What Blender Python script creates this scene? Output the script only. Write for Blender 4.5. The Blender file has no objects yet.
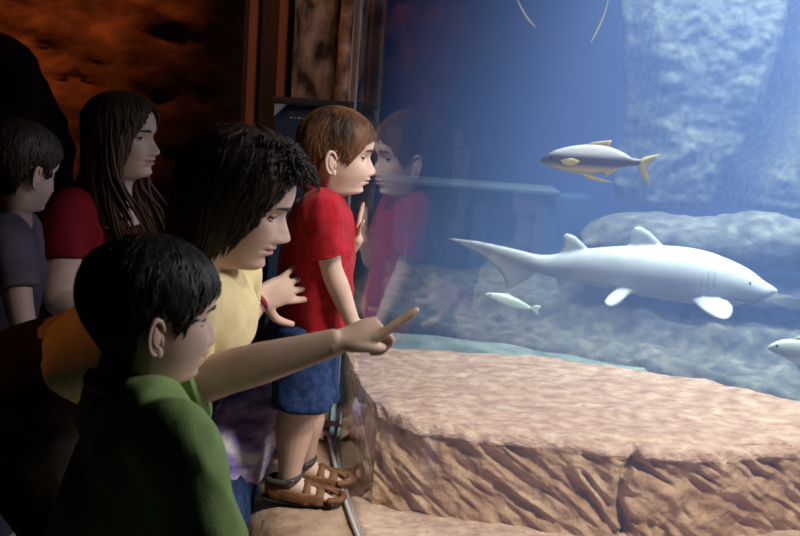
import bpy, bmesh, math, random
import numpy as np
from mathutils import Vector, Matrix
random.seed(7); np.random.seed(7)
SC = bpy.context.scene
COL = SC.collection
R_ = math.radians

# ------------------------------------------------------------------ camera, world, big lights, exposure
F = 1000.0; PITCH = R_(10); ROLL = R_(4); CAM = Vector((0, 0, 1.52))
fwd = Vector((0, math.cos(PITCH), -math.sin(PITCH)))
rt0 = Vector((1, 0, 0)); up0 = Vector((0, math.sin(PITCH), math.cos(PITCH)))
RT = rt0*math.cos(ROLL) + up0*math.sin(ROLL)
UP = up0*math.cos(ROLL) - rt0*math.sin(ROLL)
cd = bpy.data.cameras.new('camera'); cam = bpy.data.objects.new('camera', cd); COL.objects.link(cam)
cd.sensor_width = 36; cd.lens = F/800*36; cd.clip_start = 0.02
cam.matrix_world = Matrix(((RT.x, UP.x, -fwd.x, CAM.x), (RT.y, UP.y, -fwd.y, CAM.y), (RT.z, UP.z, -fwd.z, CAM.z), (0, 0, 0, 1)))
cd.dof.use_dof = True; cd.dof.focus_distance = 2.5; cd.dof.aperture_fstop = 6.3
SC.camera = cam
w = bpy.data.worlds.new('world'); SC.world = w; w.use_nodes = True
w.node_tree.nodes['Background'].inputs[0].default_value = (0.25, 0.3, 0.4, 1)
w.node_tree.nodes['Background'].inputs[1].default_value = 0.010

def light(name, kind, loc, target, energy, color, **kw):
    l = bpy.data.lights.new(name, kind); l.energy = energy; l.color = color
    for k, v in kw.items(): setattr(l, k, v)
    o = bpy.data.objects.new(name, l); COL.objects.link(o); o.location = loc
    o.rotation_euler = (Vector(target) - Vector(loc)).to_track_quat('-Z', 'Y').to_euler()
    return o
# the lamps hung over the tank
light('tank_lamp', 'AREA', (2.4, 4.7, 3.25), (2.4, 4.7, 0), 310, (0.70, 0.85, 1.0), shape='RECTANGLE', size=3.2, size_y=3.0, spread=R_(78))
light('tank_front_lamp', 'SPOT', (1.3, 1.15, 3.1), (0.55, 2.5, 0.7), 600, (1.0, 0.95, 0.90), spot_size=R_(56), spot_blend=0.9, shadow_soft_size=0.2)
light('tank_side_lamp', 'SPOT', (1.4, 2.08, 1.95), (-0.25, 1.74, 1.12), 118, (0.97, 0.96, 1.0), spot_size=R_(70), spot_blend=1.0, shadow_soft_size=0.25)
light('tank_beam_lamp', 'SPOT', (3.3, 5.4, 3.2), (1.9, 5.5, 0.9), 170, (0.80, 0.93, 1.0), spot_size=R_(17), spot_blend=0.5, shadow_soft_size=0.05)
light('tank_beam_lamp', 'SPOT', (3.9, 5.3, 3.2), (2.7, 5.5, 0.9), 140, (0.80, 0.93, 1.0), spot_size=R_(12), spot_blend=0.5, shadow_soft_size=0.05)
light('tank_shark_lamp', 'SPOT', (0.9, 3.75, 3.2), (0.95, 4.1, 0.9), 250, (0.95, 0.97, 1.0), spot_size=R_(46), spot_blend=0.8, shadow_soft_size=0.2)
# the cave's red lamps
light('cave_red_lamp', 'SPOT', (-1.15, 3.3, 2.8), (-1.95, 4.3, 2.2), 95, (1.0, 0.27, 0.07), spot_size=R_(95), spot_blend=1.0, shadow_soft_size=0.08)
light('cave_side_lamp', 'SPOT', (-1.3, 1.2, 2.7), (-0.38, 3.4, 1.75), 45, (1.0, 0.50, 0.30), spot_size=R_(32), spot_blend=0.8, shadow_soft_size=0.1)
light('cave_low_lamp', 'SPOT', (-1.75, 1.75, 2.2), (-0.66, 1.85, 1.02), 9, (1.0, 0.30, 0.05), spot_size=R_(21), spot_blend=0.7, shadow_soft_size=0.05)
SC.view_settings.view_transform = 'Standard'; SC.view_settings.look = 'None'
SC.view_settings.exposure = 0.0; SC.view_settings.gamma = 1.0; SC.view_settings.use_curve_mapping = False
SC.cycles.use_denoising = True
SC.cycles.max_bounces = 8; SC.cycles.transparent_max_bounces = 16; SC.cycles.volume_bounces = 0
SC.cycles.sample_clamp_indirect = 3.0

# ------------------------------------------------------------------ helpers
def ray(px, py): return fwd + RT*((px-400)/F) + UP*((268-py)/F)
def at(px, py, Y):
    d = ray(px, py); return CAM + d*(Y/d.y)
def onz(px, py, z):
    d = ray(px, py); return CAM + d*((z-CAM.z)/d.z)
V = lambda *a: Vector(a)
def lerp(a, b, t): return a + (b-a)*t
def sstep(a, b, x):
    t = np.clip((x-a)/(b-a), 0, 1); return t*t*(3-2*t)

def _hash(ix, iy, iz):
    h = (ix*374761393 + iy*668265263 + iz*2147483647) & 0x7fffffff
    h = ((h ^ (h >> 13))*1274126177) & 0x7fffffff
    h = (h ^ (h >> 16))
    return (h & 0xffff)/65535.0*2-1
def vnoise(P):
    P = np.asarray(P, dtype=np.float64); I = np.floor(P).astype(np.int64); f = P-I; f = f*f*(3-2*f)
    out = 0
    for dx in (0, 1):
        for dy in (0, 1):
            for dz in (0, 1):
                wgt = (f[:, 0] if dx else 1-f[:, 0])*(f[:, 1] if dy else 1-f[:, 1])*(f[:, 2] if dz else 1-f[:, 2])
                out = out + wgt*_hash(I[:, 0]+dx, I[:, 1]+dy, I[:, 2]+dz)
    return out
def fbm(P, octv=4):
    P = np.asarray(P, dtype=np.float64); o = 0; a = 1.0; s = 0
    for k in range(octv):
        o = o + a*vnoise(P*(2**k)+17.3*k); s += a; a *= 0.5
    return o/s

_WM = {}
def link(name, me, parent=None, mats=(), smooth=True):
    if parent is not None: me.transform(_WM.get(parent.name, parent.matrix_world).inverted())
    for m in mats: me.materials.append(m)
    if smooth and len(me.polygons): me.polygons.foreach_set('use_smooth', [True]*len(me.polygons))
    me.name = name
    o = bpy.data.objects.new(name, me); COL.objects.link(o)
    if parent is not None:
        o.parent = parent; _WM[o.name] = _WM.get(parent.name, parent.matrix_world).copy()
    me.update()
    return o
def mesh_np(verts, faces):
    me = bpy.data.meshes.new('m'); me.from_pydata([tuple(v) for v in verts], [], [tuple(f) for f in faces]); me.update(); return me
def tag(o, label=None, cat=None, group=None, kind=None):
    if label: o['label'] = label
    if cat: o['category'] = cat
    if group: o['group'] = group
    if kind: o['kind'] = kind
    return o
def thing(name, label, cat, loc=(0, 0, 0), rz=0.0, group=None):
    o = bpy.data.objects.new(name, None); COL.objects.link(o); o.empty_display_size = 0.1
    o.location = loc; o.rotation_euler = (0, 0, rz)
    o.matrix_world = Matrix.Translation(Vector(loc)) @ Matrix.Rotation(rz, 4, 'Z')
    return tag(o, label, cat, group)

def catmull(A, sub):
    A = np.asarray(A, float); n = len(A); out = []
    for i in range(n-1):
        p0 = A[max(i-1, 0)]; p1 = A[i]; p2 = A[i+1]; p3 = A[min(i+2, n-1)]
        for k in range(sub):
            t = k/sub
            out.append(0.5*((2*p1) + (-p0+p2)*t + (2*p0-5*p1+4*p2-p3)*t*t + (-p0+3*p1-3*p2+p3)*t**3))
    out.append(A[-1]); return np.array(out)

class MB:
    """collects closed tubes and boxes as one mesh"""
    def __init__(s): s.v = []; s.f = []; s.m = []
    def add(s, verts, faces, mi=0):
        o = len(s.v); s.v += [tuple(x) for x in verts]; s.f += [tuple(i+o for i in f) for f in faces]; s.m += [mi]*len(faces)
    def tube(s, pts, rad, hint=None, n=16, sub=4, mi=0, cap=0.6, box=0.0):
        R = np.array([(r, r) if not hasattr(r, '__len__') else tuple(r) for r in rad], float)
        P = np.array([tuple(p) for p in pts], float)
        if sub > 1:
            A = catmull(np.hstack([P, R]), sub)
            P, R = A[:, :3], np.maximum(A[:, 3:], 1e-5)
        T = np.gradient(P, axis=0); T /= np.maximum(np.linalg.norm(T, axis=1, keepdims=True), 1e-9)
        rows = []
        if hint is None:
            u = np.cross(T[0], (0.13, 0.21, 0.97))
            if np.linalg.norm(u) < 0.1: u = np.cross(T[0], (1, 0, 0))
        else: u = np.array(tuple(hint), float)
        th = np.linspace(0, 2*math.pi, n, endpoint=False)
        c, sn = np.cos(th), np.sin(th)
        if box > 0:
            e = 1-box; c = np.sign(c)*np.abs(c)**e; sn = np.sign(sn)*np.abs(sn)**e
        def ring(p, t, u, r):
            u = u - t*np.dot(u, t); u = u/np.linalg.norm(u); v = np.cross(t, u)
            return p + np.outer(c*r[0], u) + np.outer(sn*r[1], v), u
        pre, post = [], []
        for i in range(len(P)):
            rg, u2 = ring(P[i], T[i], u, R[i])
            if hint is None: u = u2
            rows.append(rg)
            if i == 0: u_first = u2
        u_last = u2
        def capr(p, t, u, r, sgn):
            m = min(r)
            out = []
            for k, (a, b) in enumerate(((0.45, 0.86), (0.8, 0.55))):
                out.append(ring(p + sgn*t*m*cap*a, t, u, r*b)[0])
            return out, p + sgn*t*m*cap
        a, tip0 = capr(P[0], T[0], u_first, R[0], -1); b, tip1 = capr(P[-1], T[-1], u_last, R[-1], 1)
        rows = a[::-1] + rows + b
        vs = np.vstack(rows + [tip0[None], tip1[None]])
        fs = []; m = len(rows)
        for i in range(m-1):
            for j in range(n):
                k = (j+1) % n
                fs.append((i*n+j, i*n+k, (i+1)*n+k, (i+1)*n+j))
        for j in range(n):
            k = (j+1) % n
            fs.append((m*n, k, j)); fs.append((m*n+1, (m-1)*n+j, (m-1)*n+k))
        s.add(vs, fs, mi); return s
    def ball(s, c, r, M=None, nu=16, nv=10, mi=0):
        r = (r, r, r) if not hasattr(r, '__len__') else r
        vs = []; fs = []
        for i in range(1, nv):
            a = math.pi*i/nv
            for j in range(nu):
                b = 2*math.pi*j/nu
                p = Vector((r[0]*math.sin(a)*math.cos(b), r[1]*math.sin(a)*math.sin(b), r[2]*math.cos(a)))
                if M is not None: p = M @ p
                vs.append(p + Vector(c))
        t = Vector((0, 0, r[2])); b_ = Vector((0, 0, -r[2]))
        if M is not None: t = M @ t; b_ = M @ b_
        vs += [t+Vector(c), b_+Vector(c)]
        for i in range(nv-2):
            for j in range(nu):
                k = (j+1) % nu
                fs.append((i*nu+j, (i+1)*nu+j, (i+1)*nu+k, i*nu+k))
        N = (nv-1)*nu
        for j in range(nu):
            k = (j+1) % nu
            fs.append((N, j, k)); fs.append((N+1, (nv-2)*nu+k, (nv-2)*nu+j))
        s.add(vs, fs, mi); return s
    def box(s, c, sz, M=None, mi=0, bev=0.0):
        bm = bmesh.new(); bmesh.ops.create_cube(bm, size=1)
        for v in bm.verts: v.co = Vector((v.co.x*sz[0], v.co.y*sz[1], v.co.z*sz[2]))
        if bev: bmesh.ops.bevel(bm, geom=bm.edges[:], offset=bev, segments=2, affect='EDGES', profile=0.6)
        bm.verts.index_update()
        vs = [((M @ v.co) if M is not None else v.co) + Vector(c) for v in bm.verts]
        s.add(vs, [tuple(v.index for v in f.verts) for f in bm.faces], mi); bm.free(); return s
    def mesh(s):
        me = mesh_np(s.v, s.f)
        if any(s.m): me.polygons.foreach_set('material_index', s.m)
        return me
    def build(s, name, mats, parent=None, smooth=True):
        return link(name, s.mesh(), parent, mats if isinstance(mats, (list, tuple)) else [mats], smooth)

def remesh(me, voxel, smooth=3, disp=None, dens=60, amp2=0.0):
    o = bpy.data.objects.new('tmp', me); COL.objects.link(o)
    m = o.modifiers.new('r', 'REMESH'); m.mode = 'VOXEL'; m.voxel_size = voxel
    if smooth:
        q = o.modifiers.new('s', 'SMOOTH'); q.factor = 0.5; q.iterations = smooth
    dg = bpy.context.evaluated_depsgraph_get(); dg.update()
    r = bpy.data.meshes.new_from_object(o.evaluated_get(dg))
    bpy.data.objects.remove(o); bpy.data.meshes.remove(me)
    if disp:
        n = len(r.vertices); co = np.empty(n*3); r.vertices.foreach_get('co', co); co = co.reshape(-1, 3)
        no = np.empty(n*3); r.vertices.foreach_get('normal', no); no = no.reshape(-1, 3)
        co = co + no*disp(co)[:, None]
        r.vertices.foreach_set('co', co.ravel()); r.update()
    return r
def folds(amp, freq, seed=0.0, stretch=(1, 1, 0.45)):
    def f(co):
        q = co*np.array(stretch)*freq + seed
        wv = np.stack([vnoise(q*0.6+3.1), vnoise(q*0.6+9.2), vnoise(q*0.6+5.7)], 1)
        a = 1-np.abs(vnoise(q+0.9*wv))*2
        return amp*(a*0.7 + 0.5*fbm(q*1.9, 3)) - amp*0.2
    return f
def join_np(parts):
    v = []; f = []
    for (a, b) in parts:
        o = len(v); v += [tuple(x) for x in a]; f += [tuple(i+o for i in q) for q in b]
    return v, f
def mesh_arrays(me):
    return [v.co.copy() for v in me.vertices], [tuple(p.vertices) for p in me.polygons]

# ------------------------------------------------------------------ materials
def nd(nt, t, **kw):
    n = nt.nodes.new(t)
    for k, v in kw.items(): setattr(n, k, v)
    return n
def mat(name, col, rough=0.6, col2=None, scale=8.0, bump=0.0, bscale=None, spec=0.3, metal=0.0, detail=6.0, stretch=(1, 1, 1), col3=None, lo=0.35, hi=0.65, sheen=0.0):
    m = bpy.data.materials.new(name); m.use_nodes = True; nt = m.node_tree; b = nt.nodes['Principled BSDF']
    b.inputs['Roughness'].default_value = rough; b.inputs['Metallic'].default_value = metal
    b.inputs['Specular IOR Level'].default_value = spec
    if sheen: b.inputs['Sheen Weight'].default_value = sheen
    tc = nd(nt, 'ShaderNodeTexCoord'); mp = nd(nt, 'ShaderNodeMapping'); mp.inputs['Scale'].default_value = stretch
    nt.links.new(tc.outputs['Object'], mp.inputs['Vector'])
    if col2 is None: b.inputs['Base Color'].default_value = (*col, 1); 
    if col2 is not None:
        nz = nd(nt, 'ShaderNodeTexNoise'); nz.inputs['Scale'].default_value = scale; nz.inputs['Detail'].default_value = detail
        nt.links.new(mp.outputs['Vector'], nz.inputs['Vector'])
        cr = nd(nt, 'ShaderNodeValToRGB'); cr.color_ramp.elements[0].position = lo; cr.color_ramp.elements[1].position = hi
        cr.color_ramp.elements[0].color = (*col, 1); cr.color_ramp.elements[1].color = (*col2, 1)
        if col3 is not None:
            e = cr.color_ramp.elements.new((lo+hi)/2); e.color = (*col3, 1)
        nt.links.new(nz.outputs['Fac'], cr.inputs['Fac']); nt.links.new(cr.outputs['Color'], b.inputs['Base Color'])
    if bump:
        n2 = nd(nt, 'ShaderNodeTexNoise'); n2.inputs['Scale'].default_value = bscale or scale*3; n2.inputs['Detail'].default_value = 8
        nt.links.new(mp.outputs['Vector'], n2.inputs['Vector'])
        bp = nd(nt, 'ShaderNodeBump'); bp.inputs['Strength'].default_value = bump; bp.inputs['Distance'].default_value = 0.01
        nt.links.new(n2.outputs['Fac'], bp.inputs['Height']); nt.links.new(bp.outputs['Normal'], b.inputs['Normal'])
    return m
def skin_mat(name, col, lip):
    m = bpy.data.materials.new(name); m.use_nodes = True; nt = m.node_tree; b = nt.nodes['Principled BSDF']
    b.inputs['Roughness'].default_value = 0.5; b.inputs['Specular IOR Level'].default_value = 0.35
    at_ = nd(nt, 'ShaderNodeAttribute'); at_.attribute_name = 'lip'
    tc = nd(nt, 'ShaderNodeTexCoord'); nz = nd(nt, 'ShaderNodeTexNoise'); nz.inputs['Scale'].default_value = 30
    nt.links.new(tc.outputs['Object'], nz.inputs['Vector'])
    cr = nd(nt, 'ShaderNodeValToRGB'); cr.color_ramp.elements[0].color = (col[0]*0.9, col[1]*0.85, col[2]*0.82, 1); cr.color_ramp.elements[1].color = (*col, 1)
    cr.color_ramp.elements[0].position = 0.3; cr.color_ramp.elements[1].position = 0.7
    nt.links.new(nz.outputs['Fac'], cr.inputs['Fac'])
    mx = nd(nt, 'ShaderNodeMix', data_type='RGBA'); nt.links.new(at_.outputs['Fac'], mx.inputs[0])
    nt.links.new(cr.outputs['Color'], mx.inputs[6]); mx.inputs[7].default_value = (*lip, 1)
    nt.links.new(mx.outputs[2], b.inputs['Base Color'])
    return m
def hair_mat(name, c1, c2):
    m = mat(name, c1, 0.55, c2, 14, bump=0.5, bscale=70, spec=0.25, stretch=(1, 1, 0.35))
    return m

SKIN_FAIR = skin_mat('fair_skin', (0.62, 0.43, 0.36), (0.50, 0.22, 0.20))
SKIN_BOY = skin_mat('boy_skin', (0.60, 0.41, 0.33), (0.46, 0.21, 0.19))
SKIN_WARM = skin_mat('warm_skin', (0.56, 0.38, 0.31), (0.42, 0.17, 0.16))
HAIR_BLACK = hair_mat('black_hair', (0.006, 0.005, 0.005), (0.018, 0.013, 0.011))
HAIR_DARK = hair_mat('dark_brown_hair', (0.012, 0.008, 0.007), (0.04, 0.022, 0.016))
HAIR_BROWN = hair_mat('brown_hair', (0.03, 0.012, 0.007), (0.22, 0.095, 0.048))
HAIR_LONG = hair_mat('long_brown_hair', (0.03, 0.017, 0.011), (0.10, 0.06, 0.04))
EYE_WHITE = mat('eye_white', (0.75, 0.73, 0.70), 0.2, spec=0.5)
IRIS = mat('brown_iris', (0.05, 0.025, 0.012), 0.15, spec=0.6)
PUPIL = mat('pupil', (0.004, 0.004, 0.004), 0.1, spec=0.6)
RED_SHIRT = mat('red_cotton', (0.30, 0.008, 0.018), 0.85, (0.40, 0.012, 0.024), 60, bump=0.15, bscale=250, spec=0.1, sheen=0.1)
GREEN_SHIRT = mat('green_cotton', (0.20, 0.29, 0.10), 0.85, (0.25, 0.35, 0.13), 40, bump=0.15, bscale=250, spec=0.1)
CREAM_SHIRT = mat('cream_cotton', (0.66, 0.52, 0.27), 0.85, (0.74, 0.60, 0.33), 25, bump=0.1, bscale=200, spec=0.1)
DENIM = mat('blue_denim', (0.018, 0.028, 0.075), 0.85, (0.03, 0.05, 0.12), 90, bump=0.2, bscale=300, spec=0.1)
NAVY = mat('navy_denim', (0.018, 0.035, 0.115), 0.85, (0.04, 0.07, 0.19), 70, bump=0.25, bscale=260, spec=0.1)
DARK_PANTS = mat('dark_trousers', (0.02, 0.015, 0.013), 0.9, (0.04, 0.03, 0.025), 30, spec=0.1)
LILAC = mat('lilac_cotton', (0.11, 0.088, 0.12), 0.85, (0.15, 0.12, 0.16), 12, spec=0.1)

# ------------------------------------------------------------------ heads
ROWS = np.array([
 (-0.60, .17, -.26, .40), (-0.45, .12, -.22, .26), (-0.28, .10, -.21, .20), (-0.14, .10, -.215, .195), (-0.06, .13, -.22, .20),
 (-0.02, .20, -.225, .205), (0.0, .285, -.23, .215), (.02, .335, -.235, .222), (.06, .375, -.24, .232), (.10, .37, -.245, .242),
 (.135, .371, -.255, .25), (.165, .374, -.265, .257), (.187, .376, -.275, .262), (.205, .377, -.28, .265), (.222, .379, -.285, .268),
 (.245, .380, -.295, .273), (.27, .380, -.305, .278), (.31, .377, -.325, .287), (.36, .374, -.35, .297), (.42, .372, -.38, .31),
 (.48, .372, -.41, .32), (.53, .388, -.43, .327), (.57, .407, -.445, .332), (.63, .415, -.452, .336), (.70, .408, -.45, .336),
 (.77, .385, -.43, .325), (.84, .335, -.39, .295), (.90, .265, -.335, .245), (.95, .175, -.255, .17), (.985, .07, -.16, .085), (1.0, -.05, -.05, 0.0005)])
NC = 88
class Head:
    def __init__(s, H, ear, yaw=0, nod=0, tilt=0, kid=0.0, nose=1.0, cheek=0.0, mouth_open=0.0, has_ears=True):
        """ear = world position of the ear canal; yaw turns from +X towards +Y; nod > 0 looks down"""
        s.H = H; s.kid = kid; s.has_ears = has_ears
        wz = lambda z: np.where(z > 0, np.abs(z)**(1+0.14*kid), z)
        K = ROWS.copy()
        zz = K[:, 0]
        face = np.exp(-((zz-0.05)/0.12)**2)
        K[:, 1] -= kid*0.035*face; K[:, 1] += kid*0.018*np.exp(-((zz-0.68)/0.12)**2)
        K[:, 2] -= kid*0.03*np.exp(-((zz-0.6)/0.25)**2); K[:, 3] += kid*0.022*np.exp(-((zz-0.5)/0.35)**2)
        neckk = sstep(0.05, -0.12, zz); K[:, 1] -= kid*0.015*neckk; K[:, 3] -= kid*0.028*neckk; K[:, 2] += kid*0.03*neckk
        K[:, 1] += cheek*0.0
        A = catmull(K, 4); z, xf, xb, w_ = A.T; w_ = np.maximum(w_, 0.0004)
        n = len(z); th = np.linspace(-math.pi, math.pi, NC, endpoint=False)
        th = th - 0.22*np.sin(th)          # more columns on the face
        C, S = np.cos(th), np.sin(th); xc = -0.05
        Z = np.repeat(z[:, None], NC, 1); XF = xf[:, None]; XB = xb[:, None]; W = w_[:, None]
        ex = 1.06-0.18*sstep(0.05, 0.45, Z)
        X = np.where(C[None] > 0, xc+(XF-xc)*np.abs(C[None])**ex, xc-(xc-XB)*np.abs(C[None])**0.92)
        Y = W*np.sign(S[None])*np.abs(S[None])**0.95
        front = sstep(0.0, 0.35, C)[None]
        ay = np.abs(Y)
        # nose
        nz = np.interp(z, [.24, .262, .278, .295, .31, .335, .36, .40, .45, .49, .52, .56], [0, .004, .05, .098, .118, .128, .112, .083, .052, .026, .01, 0])
        kk = np.ones(5)/5; nz = np.convolve(np.pad(nz, 2, 'edge'), kk, 'valid')
        sg = np.interp(z, [.26, .29, .32, .37, .45, .52], [.07, .085, .075, .058, .048, .06])
        fac = nose*(1-0.22*kid)
        X = X + front*(nz[:, None]*fac*np.exp(-(Y/sg[:, None])**2*1.1))
        X = X + front*0.022*np.exp(-((ay-.065)/.03)**2-((Z-.305)/.03)**2)*fac         # nostril wings
        # sockets, cheeks, brows
        X = X - front*0.040*np.exp(-((ay-.145)/.085)**2-((Z-.495)/.05)**2)
        X = X + front*(0.016+0.02*kid)*np.exp(-((ay-.18)/.10)**2-((Z-.33)/.10)**2)
        Y = Y + np.sign(Y)*front*(0.012*kid)*np.exp(-((ay-.24)/.1)**2-((Z-.27)/.1)**2)
        X = X + front*0.012*np.exp(-((ay-.14)/.08)**2-((Z-.575)/.03)**2)*(1-kid)
        # mouth
        lipw = np.exp(-(ay/(.115-.02*kid))**4)
        X = X + front*lipw*(0.034*np.exp(-((Z-.236)/.022)**2)+0.028*np.exp(-((Z-.184)/.022)**2)-0.016*np.exp(-((Z-.132)/.025)**2)+0.010*kid*np.exp(-((Z-.21)/.06)**2))
        X = X - front*(0.030+mouth_open)*lipw*np.exp(-((Z-.209)/(.009+mouth_open*.3))**2)
        X = X - front*0.012*np.exp(-((ay-.125)/.025)**2-((Z-.21)/.03)**2)
        s.lip = (front*np.exp(-(ay/(.105-.015*kid))**6)*np.exp(-((Z-.211)/.036)**4)).ravel()
        Z2 = wz(Z)
        s.G = np.stack([X, Y, Z2], 2); s.z = z; s.th = th; s.zraw = Z; s.wz = wz
        ez = float(wz(np.array(.42)))
        s.M = Matrix.Translation(Vector(ear)) @ Matrix.Rotation(yaw, 4, 'Z') @ Matrix.Rotation(nod, 4, 'Y') @ Matrix.Rotation(tilt, 4, 'X') @ Matrix.Scale(H, 4) @ Matrix.Translation((0.02, 0, -ez))
        d1 = np.gradient(s.G, axis=0); d2 = np.roll(s.G, -1, 1)-np.roll(s.G, 1, 1)
        N = np.cross(d2, d1); N /= np.maximum(np.linalg.norm(N, axis=2, keepdims=True), 1e-9)
        N[-1] = (0, 0, 1); s.N = N
    def W(s, p): return s.M @ Vector(p)
    def world(s, A):
        M = np.array(s.M); return A @ M[:3, :3].T + M[:3, 3]
    def surf(s, zr, th):
        """surface point and normal at unwarped height zr and angle th"""
        i = np.interp(zr, s.z, np.arange(len(s.z))); j = np.interp(th, s.th, np.arange(NC))
        i0 = int(min(i, len(s.z)-2)); j0 = int(j) % NC; j1 = (j0+1) % NC; a = i-i0; b = j-int(j)
        def bl(Q): return (Q[i0, j0]*(1-a)+Q[i0+1, j0]*a)*(1-b)+(Q[i0, j1]*(1-a)+Q[i0+1, j1]*a)*b
        n = bl(s.N); return bl(s.G), n/np.linalg.norm(n)
    def at_yz(s, y, zr):
        i = int(np.argmin(np.abs(s.z-zr))); row = s.G[i]; ok = np.where(np.cos(s.th) > 0)[0]
        j = ok[np.argmin(np.abs(row[ok, 1]-y))]; return row[j].copy()
    def skin(s):
        n = len(s.z); G = s.world(s.G.reshape(-1, 3)); f = []
        for i in range(n-1):
            for j in range(NC):
                k = (j+1) % NC; f.append((i*NC+j, i*NC+k, (i+1)*NC+k, (i+1)*NC+j))
        f.append(tuple(range(NC))[::-1])
        parts = [(G, f)]; lip = list(s.lip)
        if s.has_ears:
            v, f = s.ears(); parts.append((v, f)); lip += [0]*len(v)
        return parts, lip
    def ears(s):
        mb = MB(); k = 1+0.12*s.kid
        for sd in (-1, 1):
            p, _ = s.surf(.42, sd*R_(97-7*s.kid)); base = Vector(p) + Vector((0, -sd*0.012, 0))
            zc = base.z
            A = Matrix.Rotation(sd*R_(-24), 3, 'Z') @ Matrix.Rotation(R_(-10), 3, 'Y')
            def q(x, y, z): return s.W(base + A @ Vector((x*k, sd*y*k, z*k)))
            # helix rim, from the crus round to the lobe
            ang = np.linspace(R_(15), R_(285), 15)
            rim = []
            for t in ang:
                x = 0.006-0.066*math.sin(t)*1.0 if False else 0.0
                rx = 0.062; rz = 0.118
                cx = -0.035
                rim.append(q(cx+rx*math.cos(t), 0.048+0.012*math.sin(t), 0.01+rz*math.sin(t)*(1.0 if math.sin(t) > 0 else 0.95)))
            rr = [0.012+0.006*math.sin(math.pi*i/14) for i in range(15)]
            mb.tube(rim, [r*s.H*k*1.05 for r in rr], n=8, sub=2)
            # bowl of the ear
            mb.ball(q(-0.034, 0.030, 0.005), (0.058*s.H*k, 0.026*s.H*k, 0.112*s.H*k), s.M.to_3x3().normalized() @ A, 14, 10)
            mb.ball(q(-0.012, 0.038, -0.095), (0.030*s.H*k, 0.016*s.H*k, 0.036*s.H*k), s.M.to_3x3().normalized() @ A, 10, 8)   # lobe
            mb.tube([q(0.0, 0.05, -0.045), q(0.012, 0.04, -0.01), q(0.01, 0.03, 0.025)], [0.014*s.H, 0.018*s.H, 0.012*s.H], n=8, sub=2)   # tragus
            mb.tube([q(-0.015, 0.046, -0.065), q(-0.05, 0.05, -0.03), q(-0.055, 0.05, 0.03), q(-0.035, 0.048, 0.075)], [0.011*s.H]*4, n=7, sub=2)
        return mb.v, mb.f
    def eyes(s, parent, gaze=(0, 0), lid=0.32, low=0.30, skinm=None, brow=None, irism=IRIS):
        r = 0.060; lids = MB()
        for sd in (-1, 1):
            c = Vector(s.at_yz(sd*0.148, .497)) + Vector((-0.038, 0, 0))
            M3 = s.M.to_3x3()
            D = (Matrix.Rotation(gaze[0]+sd*R_(6), 3, 'Z') @ Matrix.Rotation(gaze[1], 3, 'Y'))
            vs = []; fs = []; mi = []; angs = [0, 8, 15, 26, 36, 39, 55, 78, 105, 140, 180]; n = 20
            for a in angs[1:-1]:
                for j in range(n):
                    b = 2*math.pi*j/n; e = R_(a)
                    vs.append(s.W(c + D @ Vector((r*math.cos(e), r*math.sin(e)*math.cos(b), r*math.sin(e)*math.sin(b)))))
            vs += [s.W(c + D @ Vector((r, 0, 0))), s.W(c - D @ Vector((r, 0, 0)))]
            m = len(angs)-2
            for i in range(m-1):
                for j in range(n):
                    k = (j+1) % n; fs.append((i*n+j, (i+1)*n+j, (i+1)*n+k, i*n+k)); mi.append(2 if angs[i+1] < 15 else (1 if angs[i+1] < 37 else 0))
            for j in range(n):
                k = (j+1) % n
                fs.append((m*n, j, k)); mi.append(2); fs.append((m*n+1, (m-1)*n+k, (m-1)*n+j)); mi.append(0)
            me = mesh_np(vs, fs); me.polygons.foreach_set('material_index', mi)
            link('eye', me, parent, [EYE_WHITE, irism, PUPIL])
            # lids: closed crescents over the ball
            B = Matrix.Rotation(sd*R_(8), 3, 'Z')
            for (e0, e1, sg) in ((lid, 1.35, 1), (low, 1.2, -1)):
                nu, nv = 17, 7; g = []
                for lay, rr in enumerate((r*1.12, r*1.0)):
                    for i in range(nv):
                        for j in range(nu):
                            a = R_(-80+160*j/(nu-1))
                            e = lerp(e0*math.cos(a)**0.7 if abs(a) < 1.55 else 0, e1, i/(nv-1))
                            q = Vector((math.cos(e)*math.cos(a), math.cos(e)*math.sin(a), sg*math.sin(e)))*rr
                            g.append(s.W(c + B @ q))
                f = []
                ix = lambda l, i, j: l*nu*nv+i*nu+j
                for i in range(nv-1):
                    for j in range(nu-1):
                        f.append((ix(0, i, j), ix(0, i, j+1), ix(0, i+1, j+1), ix(0, i+1, j)))
                        f.append((ix(1, i, j), ix(1, i+1, j), ix(1, i+1, j+1), ix(1, i, j+1)))
                for j in range(nu-1): f.append((ix(0, 0, j), ix(1, 0, j), ix(1, 0, j+1), ix(0, 0, j+1)))
                lids.add(g, f)
            if brow:
                pts = []
                for t in np.linspace(0, 1, 7):
                    y = lerp(.07, .235, t); zr = .573+.022*math.sin(t*2.4)-.012*t
                    pts.append(s.W(Vector(s.at_yz(sd*y, zr)) + Vector((0.004, 0, 0))))
                mb = MB(); mb.tube(pts, [(0.006*s.H, 0.010*s.H), (0.010*s.H, 0.017*s.H), (0.010*s.H, 0.018*s.H), (0.009*s.H, 0.016*s.H), (0.008*s.H, 0.013*s.H), (0.006*s.H, 0.010*s.H), (0.003*s.H, 0.005*s.H)], hint=s.M.to_3x3() @ Vector((1, 0, 0)), n=8, sub=2)
                mb.build('eyebrow', brow, parent)
                # lash line
                pts = [s.W(c + B @ (Vector((math.cos(lid*math.cos(a)**.7)*math.cos(a), math.cos(lid*math.cos(a)**.7)*math.sin(a), math.sin(lid*math.cos(a)**.7)))*r*1.13)) for a in np.linspace(-1.2, 1.2, 9)]
                mb = MB(); mb.tube(pts, [0.006*s.H]*9, n=6, sub=2); mb.build('eyelash', brow, parent)
        return lids.v, lids.f

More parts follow.
